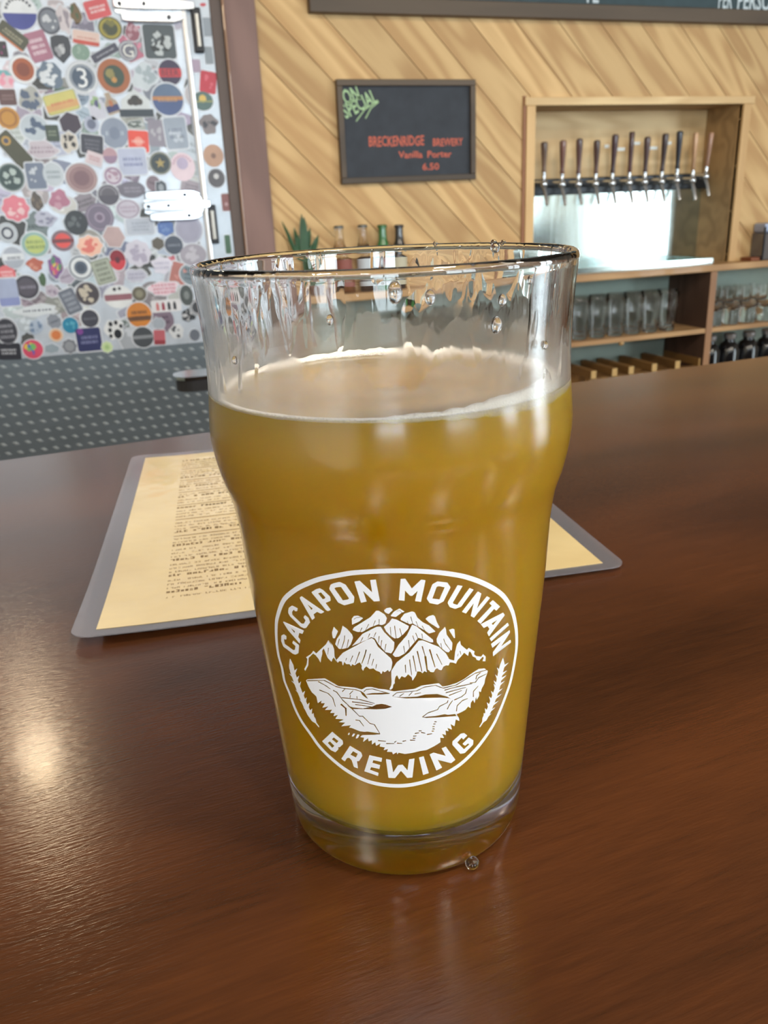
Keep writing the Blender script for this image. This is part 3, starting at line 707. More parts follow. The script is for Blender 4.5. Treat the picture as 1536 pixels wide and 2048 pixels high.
ZS = ZB - .367
xd0, xd1 = 2.262, 2.292
MB().box(UX0, UX1, YB, YB + .015, .0, ZC - .027).build('back_panel', M_teal, su)
for (x0, x1) in ((UX0, UX0 + .03), (xd0, xd1), (UX1 - .03, UX1)):
    MB().box(x0, x1, YC + .004, YB - .001, .0, ZC - .027).build('upright', M_updark, su)
    MB().box(x0, x1, YC + .001, YC + .0038, .0, ZC - .027).build('upright_edge', M_lwoodV, su)
for (x0, x1) in ((UX0 + .031, xd0 - .001), (xd1 + .001, UX1 - .031)):
    MB().box(x0, x1, YC + .004, YB - .001, ZS - .018, ZS).build('shelf_board', M_lwood, su)
    MB().box(x0, x1, YC + .004, YB - .001, ZB - .60, ZB - .582).build('shelf_board', M_lwood, su)
ZS2 = ZB - .582
q = onY(1245, 684, YC + .01); MB().sphere((q[0], YC + .018, ZS - .024), .011, 10, 8).build('knob', plain('knob_wood', (214, 176, 120), .4, coat=.2), su)

nich = thing('tap_niche', ((NX0 + NX1) / 2, YW, ZC), 'pale wooden framed niche in the boarded wall housing the beer taps', 'niche')
yf = YW - .012
MB().bbox(NX0, NX1 + .012, yf, YW + .02, NIZ1, NZ1, .002).build('head_rail', M_nwood, nich)
MB().bbox(NX0 + .008, NIX0, yf + .002, YW + .02, ZC, NIZ1, .002).build('post', M_nwoodV, nich)
MB().bbox(NIX1, NX1, yf + .002, YW + .02, ZC, NIZ1, .002).build('post', M_nwoodV, nich)
MB().box(NX0 - .004, NX0 + .007, yf + .006, YW - .0005, ZC, NZ1 + .004).build('edge_bead', plain('reddish_bead', (150, 98, 62), .5), nich)
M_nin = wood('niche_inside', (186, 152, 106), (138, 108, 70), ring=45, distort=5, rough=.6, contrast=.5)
MB().box(NIX0 - .012, NIX1 + .012, YN, YN + .012, ZC, NIZ1).build('back_panel', M_nwood, nich)
MB().box(NIX1, NIX1 + .012, YW + .021, YN, ZC, NIZ1).build('side_panel', M_nin, nich)
MB().box(NIX0 - .012, NIX0, YW + .021, YN, ZC, NIZ1).build('side_panel', M_nin, nich)
MB().box(NIX0 - .012, NIX1 + .012, YW + .021, YN, NIZ1, NIZ1 + .012).build('top_panel', M_nin, nich)

for (xa, ya, xb) in ((565, 365, 590), (622, 383, 685), (725, 348, 775), (820, 376, 878), (918, 346, 962)):
    A_ = onY(1020 + xa / 2.977, 170 + ya / 2.977, YN - .004); B_ = onY(1020 + xb / 2.977, 170 + ya / 2.977, YN - .004)
    MB().box(A_[0], B_[0], YN - .004, YN - .0002, A_[2] - .006, A_[2] + .006).build('white_bar', plain('bar_white', (236, 240, 238), .5), nich)  # short white bars set against the niche back
# stainless splash panel and drip tray
m, nt, p = newmat('brushed_stainless')
p.inputs['Metallic'].default_value = 1; p.inputs['Base Color'].default_value = (.52, .60, .58, 1); p.inputs['Roughness'].default_value = .12
tc = N(nt, 'ShaderNodeTexCoord'); mp = N(nt, 'ShaderNodeMapping'); mp.inputs['Scale'].default_value = (60, 60, 1.5); nz = N(nt, 'ShaderNodeTexNoise'); nz.inputs['Scale'].default_value = 4
L(nt, tc.outputs['Object'], mp.inputs[0]); L(nt, mp.outputs[0], nz.inputs['Vector'])
mr = N(nt, 'ShaderNodeMapRange'); mr.inputs['To Min'].default_value = .08; mr.inputs['To Max'].default_value = .2; L(nt, nz.outputs['Fac'], mr.inputs['Value']); L(nt, mr.outputs[0], p.inputs['Roughness'])
M_ss = m
px = onY(1403, 420, YN - .006)[0]
zr0 = onY(1250, 384, YN - .03)[2]; zr1 = onY(1250, 352, YN - .03)[2]
tag(MB().box(NIX0 + .002, px, YN - .005, YN - .0005, ZC + .002, zr0 + .02).build('splash_panel', M_ss), 'stainless steel splash panel behind the beer taps', 'panel')
dt = thing('drip_tray', (1.9, 2.72, ZC), 'long shallow stainless drip tray on the counter below the taps', 'tray')
dx1 = onY(1437, 520, YW - .03)[0]; zt = ZC + .022
tr_ = MB(); tr_.box(NIX0 + .012, dx1 - .035, YW - .04, YN - .007, ZC + .0005, ZC + .006)
for (x0, x1, y0, y1) in ((NIX0 + .012, dx1 - .035, YW - .04, YW - .032), (NIX0 + .012, dx1 - .035, YN - .015, YN - .007), (NIX0 + .012, NIX0 + .02, YW - .032, YN - .015), (dx1 - .043, dx1 - .035, YW - .032, YN - .015)):
    tr_.box(x0, x1, y0, y1, ZC + .006, zt)
tr_.build('basin', M_ss, dt)
for i in range(26):
    x = NIX0 + .03 + i * (dx1 - NIX0 - .08) / 25
    MB().box(x, x + .012, YW - .031, YN - .016, zt - .006, zt - .003).build('grille_bar', M_ss, dt)

# tap rail and taps
M_rail = plain('tap_rail_black', (40, 44, 50), .35, .3)
tag(MB().bbox(NIX0 + .002, px + .01, YN - .045, YN - .0005, zr0, zr1, .004).build('tap_rail', M_rail), 'black horizontal rail on the niche back carrying the beer taps', 'rail')
TAPS = [  # handle top px, base px, ball px (in crop), wood colour, style
 ((175, 340), (190, 520), (200, 590), (124, 98, 82), 0), ((290, 330), (300, 530), (308, 592), (128, 88, 76), 0), ((390, 320), (400, 535), (405, 590), (92, 62, 58), 0),
 ((495, 330), (505, 540), (508, 588), (96, 68, 60), 0), ((605, 295), (600, 540), (607, 585), (72, 46, 50), 0), ((695, 280), (695, 545), (708, 582), (84, 48, 44), 1),
 ((795, 310), (795, 545), (800, 578), (90, 64, 62), 0), ((905, 290), (895, 520), (900, 575), (70, 48, 46), 0), ((982, 275), (985, 500), (990, 568), (40, 40, 50), 0),
 ((1078, 285), (1080, 520), (1085, 568), (214, 166, 124), 1), ((1185, 285), (1168, 490), (1165, 545), (186, 138, 110), 1)]
TL = ['weathered grey-brown wooden handle, the tap nearest the left niche post', 'reddish brown wooden handle beside the weathered grey-brown one', 'dark brown wooden handle between two reddish brown ones',
      'short dark brown wooden handle left of the tall plum one', 'tall plum brown wooden handle beside the slim mahogany one', 'slim mahogany stick handle', 'short plum grey handle between two tall dark ones',
      'dark brown handle beside the black one', 'black handle', 'pale blond stick handle', 'pale reddish stick handle, the tap next to the right niche wall']
for i, (tp, bs, bl, col, sty) in enumerate(TAPS):
    YT = YN - .115
    P_ = lambda q: onY(1020 + q[0] / 2.977, 170 + q[1] / 2.977, YT)
    t, b_, l_ = P_(tp), P_(bs), P_(bl)
    root = thing('beer_tap', (l_[0], YT, l_[2] - .05), 'chrome beer tap with ' + TL[i], 'beer tap', 'beer taps in the niche')
    x = l_[0]; zb_ = l_[2]
    MB().tube([(x, YN - .044, zb_ + .002), (x, YT + .01, zb_ + .002)], [.0125, .011], 12).build('shank', M_chrome, root, smooth=True)
    MB().sphere((x, YT, zb_), .0155, 14, 10).build('faucet_body', M_chrome, root, smooth=True)
    MB().tube([(x, YT + .004, zb_ - .006), (x + .001, YT - .012, zb_ - .03), (x + .002, YT - .028, zb_ - .074)], [.009, .0072, .006], 12).build('spout', M_chrome, root, smooth=True)
    MB().lathe([(.0055, 0), (.0085, .006), (.0065, .014), (.008, .02), (.0078, max(.024, b_[2] - zb_ - .01))], (x, YT, zb_ + .012), 12).build('collar', M_chrome, root, smooth=True)
    hh = t[2] - b_[2]; z0 = max(b_[2], zb_ + .036)
    lean = t[0] - b_[0]
    M_h = wood('tap_handle_wood', tuple(min(255, v + 14) for v in col), tuple(int(v * .7) for v in col), rot=(0, math.pi / 2, 0), ring=200, distort=2, rough=.35, coat=.4, contrast=.6)
    hp = [(.0, .008), (.05, .0092), (.12, .0078), (.3, .0088), (.7, .0118), (.92, .0128), (.98, .0112), (1.0, .006)] if sty == 0 else [(.0, .007), (.05, .0085), (.2, .008), (.6, .0098), (.97, .0108), (1.0, .0085)]
    H_ = t[2] - z0
    MB().tube([(x + lean * tt * .6, YT - .0 - .012 * tt, z0 + H_ * tt) for tt, r in hp], [r for tt, r in hp], 14).build('handle', M_h, root, smooth=True)

# ------------------------------------------------------------------ things on the back counter
def bottle_prof(h):
    return [(.0285, 0), (.0305, .004), (.0305, h * .55), (.029, h * .60), (.022, h * .68), (.0155, h * .76), (.0135, h * .86), (.0130, h * .955), (.0148, h * .96), (.0148, h * .985), (.0125, h)]
def bottle(px_, top_y, glass, liquid, cap, lab_col, label, fill=.62):
    y = YC + .042
    x = onY(px_, 520, y)[0]; h = onY(px_, top_y, y)[2] - ZC
    r = thing('beer_bottle', (x, y, ZC), label, 'bottle', 'bottles on the back counter')
    pr = bottle_prof(h - .004)
    MB().lathe([(a, b) for a, b in pr], (x, y, ZC + .0005), 24).build('glass', glass, r, smooth=True)
    if liquid:
        MB().lathe([(a * .93, b) for a, b in pr if b <= h * fill] + [(float(np.interp(h * fill, [q[1] for q in pr], [q[0] for q in pr])) * .9, h * fill)], (x, y, ZC + .003), 24).build('drink', liquid, r, smooth=True)
    MB().lathe([(.0165, 0), (.0172, .003), (.0155, .0075), (.0125, .009)], (x, y, ZC + h - .009), 20).build('cap', cap, r, smooth=True)
    MB().lathe([(.0309, h * .16), (.0309, h * .50)], (x, y, ZC), 24, False, False).build('paper_label', lab_col, r, smooth=True)
clear = glassmat('clear_bottle', (1, .98, .95)); 
M_cap = plain('cap_grey', (96, 98, 96), .35, .6)
pl_w = plain('label_white', (206, 214, 222), .6); pl_r = plain('label_red', (150, 84, 76), .6); pl_y = plain('label_cream', (206, 200, 176), .6)
bottle(681, 451, clear, plain('amber_drink', (150, 92, 46), .3), M_cap, pl_r, 'clear bottle of amber drink beside the potted plant', .60)
bottle(728, 449, clear, plain('dark_drink', (66, 46, 46), .3), M_cap, pl_w, 'clear-necked bottle of dark drink between amber and green bottles', .66)
bottle(767, 449, plain('green_glass', (52, 116, 62), .12, spec=.8), None, plain('cap_green', (60, 104, 64), .3, .4), pl_w, 'green glass bottle with a white label on the back counter', .7)
bottle(800, 449, plain('black_glass', (44, 42, 44), .12, spec=.8), None, plain('cap_black', (58, 54, 56), .3, .4), pl_y, 'almost black bottle at the end of the bottle row', .7)
# potted plant
yp = YC + .048; xp = onY(604, 520, yp)[0]
pt = thing('potted_plant', (xp, yp, ZC), 'small spiky green potted plant beside the dark trim', 'plant')
MB().lathe([(.026, 0), (.028, .003), (.036, .06), (.039, .062), (.039, .072), (.035, .072), (.034, .064)], (xp, yp, ZC), 24, True, True).build('pot', plain('pot_brown', (110, 70, 56), .6), pt, smooth=True)
M_leaf = plain('leaf_green', (58, 96, 62), .45, noise=.3)
rp = random.Random(3)
tops = [(563, 442, .010), (603, 428, .020), (608, 434, .022), (637, 470, .020), (588, 455, .014), (620, 456, .022), (574, 472, .013), (628, 484, .016), (596, 470, .02), (612, 466, .024)]
for tx, ty, w in tops:
    y1 = yp + rp.uniform(-.012, .012); A_ = Vector((xp + rp.uniform(-.015, .015), yp + rp.uniform(-.012, .012), ZC + .066)); q = onY(tx, ty, y1); B_ = Vector((q[0], y1, q[2]))
    ax = (B_ - A_); sd = ax.cross(Vector((0, 1, 0))).normalized(); mb = MB(); n = 6; vs_ = []
    for i in range(n + 1):
        t = i / n; c = A_ + ax * t + Vector((0, 0, .012 * math.sin(math.pi * t))); ww = w * (.5 + .9 * t) * (1 - t ** 3) * .62 + .0006
        vs_ += [c - sd * ww, c + Vector((0, -.003, 0)), c + sd * ww, c + Vector((0, .003, 0))]
    fs = []
    for i in range(n):
        for k in range(4): fs.append((i * 4 + k, i * 4 + (k + 1) % 4, i * 4 + 4 + (k + 1) % 4, i * 4 + 4 + k))
    mb.add([tuple(v) for v in vs_], fs + [(3, 2, 1, 0), tuple(n * 4 + k for k in range(4))]); mb.build('leaf', M_leaf, pt)
# canister by the niche
yj = YC + .045; xj = onY(1527, 500, yj)[0]
cj = thing('canister', (xj, yj, ZC), 'glass canister with blue-grey lid beside the tap niche', 'canister')
zj = onY(1527, 446, yj)[2] - ZC
MB().bbox(xj - .036, xj + .036, yj - .036, yj + .036, ZC + .0005, ZC + zj * .74, .006).build('jar', plain('smoky_glass', (88, 86, 90), .08, spec=1.0, coat=.6), cj)
MB().bbox(xj - .034, xj + .034, yj - .034, yj + .034, ZC + zj * .745, ZC + zj, .008).build('lid', plain('lid_bluegrey', (160, 172, 200), .3, .2), cj)
MB().tube([(xj - .0362, yj - .0362, ZC + .001), (xj - .0362, yj - .0362, ZC + zj * .9)], .004, 8).build('left_edge_shade', M_blk, cj)  # black tube that draws the shadow down the jar's left edge
tag(MB().bbox(xj - .085, xj - .040, yj - .03, yj + .03, ZC, ZC + .014, .003).build('brown_block', plain('block_brown', (132, 74, 44), .6)), 'low reddish brown block between the canister and niche post', 'block')  # low reddish brown block beside the canister

# ------------------------------------------------------------------ glassware on the shelves
M_sg = glassmat('shelf_glass', (1, 1, 1), 0.0, 1.45)
def pint_profile(s=1.0):
    outp = [(.027, 0), (.0295, .003), (.0315, .03), (.0345, .075), (.0375, .10), (.0385, .108), (.0380, .116), (.0395, .145), (.0400, .1495), (.0392, .1505)]
    inn = [(.0384, .1495), (.0371, .116), (.0375, .106), (.0336, .075), (.0306, .03), (.0280, .012), (.001, .0105)]
    return [(a * s, b * s) for a, b in outp + inn]
def glass_at(x, y, z, proto, label, group, h=1.0):
    if proto is None:
        r = thing('pint_glass', (x, y, z), label, 'glass', group)
        MB().lathe(pint_profile(h), (x, y, z + .0004), 24, True, True).build('body', M_sg, r, smooth=True, sharp=50)
        return r
    return dup(proto, (x, y, z), 0, label)
ORD = ['', 'second', 'third', 'fourth', 'fifth', 'sixth', 'seventh', 'eighth', 'ninth', 'tenth', 'eleventh', 'twelfth', 'thirteenth', 'fourteenth', 'fifteenth', 'sixteenth', 'seventeenth', 'eighteenth']
def nth(k, what): return ('%s next to the dark upright' % what) if k == 0 else ('%s, %s from the dark upright' % (what, ORD[k]))
g0 = None
for row, (xs, yy) in enumerate(((2.115, YC + .062), (2.175, YC + .150))):
    for k in range(15):
        lb = nth(k, 'empty pint glass in the %s shelf row' % ('front', 'back')[row])
        gp = '%s row of pint glasses in the wide shelf bay' % ('front', 'back')[row]
        r = glass_at(xs - k * .0815, yy, ZS, g0, lb, gp); r['group'] = gp
        if g0 is None: g0 = r
def tumbler(x, y, z):
    r = thing('tumbler', (x, y, z), 'heavy-based clear tumbler in the bay right of the upright', 'glass', 'tumblers in the bay right of the upright')
    MB().lathe([(.030, 0), (.033, .004), (.034, .04), (.030, .055), (.037, .075), (.039, .12), (.0385, .142), (.037, .142), (.0372, .12), (.035, .078), (.02, .06), (.001, .056)], (x, y, z + .0004), 24).build('body', M_sg, r, smooth=True, sharp=50)
    return r
t0 = None
for rw, yy, xs in (('front', YC + .06, (2.345, 2.43, 2.515, 2.60)), ('back', YC + .15, (2.39, 2.475, 2.56, 2.645))):
    for k, x in enumerate(xs):
        t1 = tumbler(x, yy, ZS) if t0 is None else dup(t0, (x, yy, ZS))
        t0 = t0 or t1; t1['label'] = nth(k, 'heavy-based clear tumbler in the %s row' % rw)
# dark jars with silver caps on the lowest shelf
def jar(x, y, z):
    r = thing('growler', (x, y, z), 'black growler with a silver cap on the lowest shelf', 'growler', 'black growlers on the lowest shelf')
    MB().lathe([(.042, 0), (.046, .004), (.046, .10), (.036, .128), (.022, .138), (.02, .15)], (x, y, z + .0004), 24).build('body', plain('black_glass_jar', (24, 24, 26), .12, spec=.8), r, smooth=True)
    MB().lathe([(.024, 0), (.026, .003), (.026, .018), (.022, .022)], (x, y, z + .1505), 20).build('cap', plain('cap_silver', (206, 208, 214), .25, .8), r, smooth=True)
    return r
j0 = jar(2.345, YC + .07, ZS2)
j0['label'] = nth(0, 'black silver-capped growler on the lowest shelf')
for k, x in enumerate((2.445, 2.545, 2.645)): dup(j0, (x, YC + .07, ZS2), 0, nth(k + 1, 'black silver-capped growler on the lowest shelf'))
# wooden slatted rack on the lowest shelf of the wide bay
rk = thing('slatted_rack', (1.9, YC + .12, ZS2), 'low slatted wooden rack on the lowest shelf under the pint glasses', 'rack')
M_rk = wood('rack_wood', (150, 112, 62), (104, 74, 40), rot=(0, 0, math.pi / 2), ring=80, distort=3, rough=.6, contrast=.5)
M_end = plain('rack_end_grain', (214, 178, 118), .6)
zk = onY(1401, 722, YC + .02)[2]
for pxk in (1188, 1230, 1263, 1309, 1355, 1401):
    x = onY(pxk, 730, YC + .02)[0]
    sl = MB().bbox(x - .012, x + .012, YC + .02, YB - .01, zk - .02, zk + .012, .002).build('slat', M_rk, rk)
    MB().box(x - .0115, x + .0115, YC + .0185, YC + .0198, zk - .0195, zk + .0115).build('end_face', M_end, sl)
for yy in (YC + .03, YB - .035):
    MB().box(onY(1188, 730, YC + .02)[0] - .012, onY(1401, 722, YC + .02)[0] + .012, yy, yy + .022, ZS2 + .0005, zk - .0205).build('cross_rail', M_rk, rk)

# ------------------------------------------------------------------ stainless bottle rail behind the bar
ywt = 1.62; A_ = onY(347, 757, ywt); zw = A_[2] + .006
wt = thing('bottle_rail', (A_[0] + .3, ywt, 0), 'stainless bottle rail with rounded end standing between bar and cooler', 'bottle rail')
x0, x1, y0, y1, r = A_[0], A_[0] + .62, ywt - .04, ywt + .05, .04
poly = []
for cx, cy, a0 in ((x1 - r, y1 - r, 0), (x0 + r, y1 - r, 90), (x0 + r, y0 + r, 180), (x1 - r, y0 + r, 270)):
    for q in range(0, 91, 15): poly.append((cx + r * math.cos(math.radians(a0 + q)), cy + r * math.sin(math.radians(a0 + q))))
def slab(name, sc, z0, z1, mat):
    pl = [((a - (x0 + x1) / 2) * sc[0] + (x0 + x1) / 2, (b - (y0 + y1) / 2) * sc[1] + (y0 + y1) / 2) for a, b in poly]; k = len(pl)
    MB().add([(a, b, z0) for a, b in pl] + [(a, b, z1) for a, b in pl], [tuple(range(k - 1, -1, -1)), tuple(range(k, 2 * k))] + [(i, (i + 1) % k, (i + 1) % k + k, i + k) for i in range(k)]).build(name, mat, wt)
slab('top_lip', (1, 1), zw - .007, zw, M_ss)
slab('trough', (.985, .93), zw - .032, zw - .0075, plain('dark_apron', (56, 54, 54), .4, .4))
for cx in (x0 + .30, x1 - .05):
    MB().tube([(cx, ywt + .005, 0), (cx, ywt + .005, zw - .0325)], .018, 12).build('leg', M_ss, wt, smooth=True)

# ------------------------------------------------------------------ the bar
M_bar = wood('mahogany_top', (93, 52, 25), (42, 22, 9), ring=26, distort=3.0, along=2.2, rough=.20, coat=.15, fibre=.5, bump=.14, fs=(55, 650), per_object=False, tone=0, contrast=.28, lowf=.35)
pb = M_bar.node_tree.nodes['Principled BSDF']; pb.inputs['Coat Roughness'].default_value = .10
ang = math.atan2(0.488 - 0.453, 0.583 + 0.147)
bar = thing('bar_counter', (0, 0, 0), 'dark mahogany bar counter carrying the beer glass and the menu', 'bar')
# local frame: rotate by the bar's small angle to the wall
bar.rotation_euler = (0, 0, ang); ORG[bar] = Vector((0, 0, 0))
yb = 0.453 * math.cos(ang) - (-0.147) * math.sin(ang)
MB().bbox(-2.3, 3.2, -0.24, yb, ZB - .042, ZB, .005).build('top', M_bar, bar)
MB().box(-2.3, 3.2, -0.02, yb - .16, 0.0, ZB - .0425).build('base_panel', wood('bar_front', (120, 78, 52), (74, 44, 28), ring=30, distort=3, rough=.5), bar)

# ------------------------------------------------------------------ laminated menu
c0 = onZ(141, 1303, ZB)[:2]; c1 = onZ(1256, 1141, ZB)[:2]; e = c1 - c0; MW = float(np.linalg.norm(e)); e = e / MW; nrm = np.array([-e[1], e[0]]); 
MH = 0.278
# the left side of the sheet leans by a few degrees in the photograph
lt = onZ(288, 927, ZB)[:2] - c0; sk = float(lt @ e) / float(lt @ nrm) * 0.5
def lift(u, v):
    return .0008 + .0035 * max(0, 1 - v / .10) ** 2 * (0.35 + .65 * max(0, 1 - u / MW)) + .0012 * max(0, 1 - u / .05) ** 2
def MP(u, v, dz=0):
    q = c0 + e * (u + sk * v) + nrm * v; return (q[0], q[1], ZB + lift(u, v) + dz)
mn = thing('menu_sheet', (*(c0 + e * MW / 2 + nrm * MH / 2), ZB), 'laminated parchment-coloured beer menu lying on the bar behind the glass', 'menu')
def sheet(u0, u1, v0, v1, dz, th, n=26, rc=0.0):
    mb = MB(); vs_ = []
    def rc_fix(u, v):
        if rc:
            for cu, cv in ((u0 + rc, v0 + rc), (u1 - rc, v0 + rc), (u0 + rc, v1 - rc), (u1 - rc, v1 - rc)):
                if (u - cu) * (1 if cu > (u0 + u1) / 2 else -1) > 0 and (v - cv) * (1 if cv > (v0 + v1) / 2 else -1) > 0:
                    d = math.hypot(u - cu, v - cv); m_ = max(abs(u - cu), abs(v - cv))
                    if d > 0: u, v = cu + (u - cu) * m_ / d, cv + (v - cv) * m_ / d
        return u, v
    us = sorted(set([u0, u1, u0 + rc, u1 - rc] + [u0 + rc * j / 4 for j in range(5)] + [u1 - rc * j / 4 for j in range(5)] + list(np.linspace(u0 + rc, u1 - rc, n)))); vv = sorted(set([v0, v1] + [v0 + rc * j / 4 for j in range(5)] + [v1 - rc * j / 4 for j in range(5)] + list(np.linspace(v0 + rc, v1 - rc, n))))
    a, b = len(us), len(vv)
    for off in (dz, dz + th):
        for v in vv:
            for u in us: vs_.append(MP(*rc_fix(u, v), off))
    fs = []
    for j in range(b - 1):
        for i in range(a - 1):
            q = j * a + i; fs.append((q, q + a, q + a + 1, q + 1)); q += a * b; fs.append((q, q + 1, q + a + 1, q + a))
    rim = [i for i in range(a)] + [j * a + a - 1 for j in range(1, b)] + [(b - 1) * a + i for i in range(a - 2, -1, -1)] + [j * a for j in range(b - 2, 0, -1)]
    for k in range(len(rim)): p_, q = rim[k], rim[(k + 1) % len(rim)]; fs.append((p_, q, q + a * b, p_ + a * b))
    return mb.add(vs_, fs)
M_lam = glassmat('laminate_film', (.70, .67, .72), .10, 1.4); M_lam.node_tree.nodes['Principled BSDF'].inputs['Transmission Weight'].default_value = .88
sheet(0, MW, 0, MH, 0, .0005, rc=.008).build('plastic_sleeve', M_lam, mn, smooth=True)
m, nt, p = newmat('parchment'); tc = N(nt, 'ShaderNodeTexCoord'); nz = N(nt, 'ShaderNodeTexNoise'); nz.inputs['Scale'].default_value = 22; nz.inputs['Detail'].default_value = 5
L(nt, tc.outputs['Object'], nz.inputs['Vector']); cr = N(nt, 'ShaderNodeMix', data_type='RGBA'); cr.inputs[6].default_value = (*lin((188, 160, 106)), 1); cr.inputs[7].default_value = (*lin((222, 202, 152)), 1)
L(nt, nz.outputs['Fac'], cr.inputs[0]); L(nt, cr.outputs[2], p.inputs['Base Color']); p.inputs['Roughness'].default_value = .35; p.inputs['Coat Weight'].default_value = 1.0; p.inputs['Coat Roughness'].default_value = .07
bp = N(nt, 'ShaderNodeBump'); bp.inputs['Strength'].default_value = .25; bp.inputs['Distance'].default_value = .002; nz2 = N(nt, 'ShaderNodeTexNoise'); nz2.inputs['Scale'].default_value = 45; L(nt, tc.outputs['Object'], nz2.inputs['Vector']); L(nt, nz2.outputs['Fac'], bp.inputs['Height']); L(nt, bp.outputs[0], p.inputs['Coat Normal'])
pp = sheet(.010, MW - .010, .006, MH - .009, .0006, .0002).build('paper', m, mn, smooth=True)
# printed lines: rows of letter-sized marks, too small in the photograph to be read
rt = random.Random(9); mb = MB()
def mark(u0, u1, v0, v1): mb.add([MP(u0, v0, .00085), MP(u1, v0, .00085), MP(u1, v1, .00085), MP(u0, v1, .00085)], [(0, 1, 2, 3)])
v = MH - .026; row = 0
while v > .030:
    head = row % 4 == 0; u = .036; end = MW - .03 - (rt.uniform(0, .05) if not head else .02); hh = .0030 if head else .0019
    if row % 5 == 4 and row < 30: mark(.036, MW - .03, v + .0002, v + .0010)
    else:
        while u < end:
            wl = rt.randint(2, 8)
            for _ in range(wl):
                lw = hh * rt.uniform(.45, .75)
                if u + lw > end: break
                sh_ = rt.choice((1, 1, .72, .72, .85)); t = hh * (.30 if head else .2)
                if rt.random() < .7: mark(u, u + t, v, v + hh * sh_)
                if rt.random() < .6: mark(u, u + lw, v + hh * sh_ - t * .9, v + hh * sh_)
                if rt.random() < .6: mark(u, u + lw, v, v + t * .9)
                if rt.random() < .5: mark(u + lw - t, u + lw, v, v + hh * sh_)
                u += lw + hh * .18
            u += hh * .8
    v -= .0058 if head else .0046; row += 1
u = .085; v = .019
while u < .16: mark(u, u + .0012, v, v + .0016); u += .0021
mb.build('printed_lines', plain('menu_ink', (122, 100, 70), .6), pp)

# ------------------------------------------------------------------ the pint glass of beer
ZO = [0, .0006, .0025, .006, .010, .024, .041, .059, .077, .0895, .0965, .104, .1095, .114, .119, .125, .133, .140, .1475, .1500]
RO = [.0298, .0312, .0323, .0328, .0331, .0341, .0354, .0369, .0384, .0391, .0400, .0421, .0431, .0435, .0432, .0427, .0425, .0428, .0433, .0436]
fo = pchip(ZO, RO)
ZI0, TH = .0125, .0022
HZ = 0.1519
root = thing('beer_glass', (0, 0, ZB), 'nonic pint glass with white mountain logo, full of golden beer', 'glass')
zs = list(np.linspace(0, .01, 14)) + list(np.linspace(.01, .1500, 110))[1:]
GAP = .0003
out_p = [(.0005, .0030), (.012, .0028), (.020, .0021), (.0245, .0010), (.0270, GAP), (.0290, GAP)] + [(float(fo(z)), float(z) + GAP) for z in zs if z < .004] + [(float(fo(z)), float(z)) for z in zs if z >= .004]
rim = [(.0437, .1508), (.0434, .1516), (.0427, .1520), (.0419, .1518), (.0414, .1510)]
zi = list(np.linspace(.1500, .022, 100))
in_p = [(float(fo(z)) - TH - (.0004 if z < .1 else 0), float(z)) for z in zi]
r_in = in_p[-1][0]
bot = [(r_in - .0006, .0185), (r_in - .0016, .0155), (r_in - .0036, .0135), (r_in - .008, .0126), (.010, .0123), (.0005, .0122)]
NSEG = 160
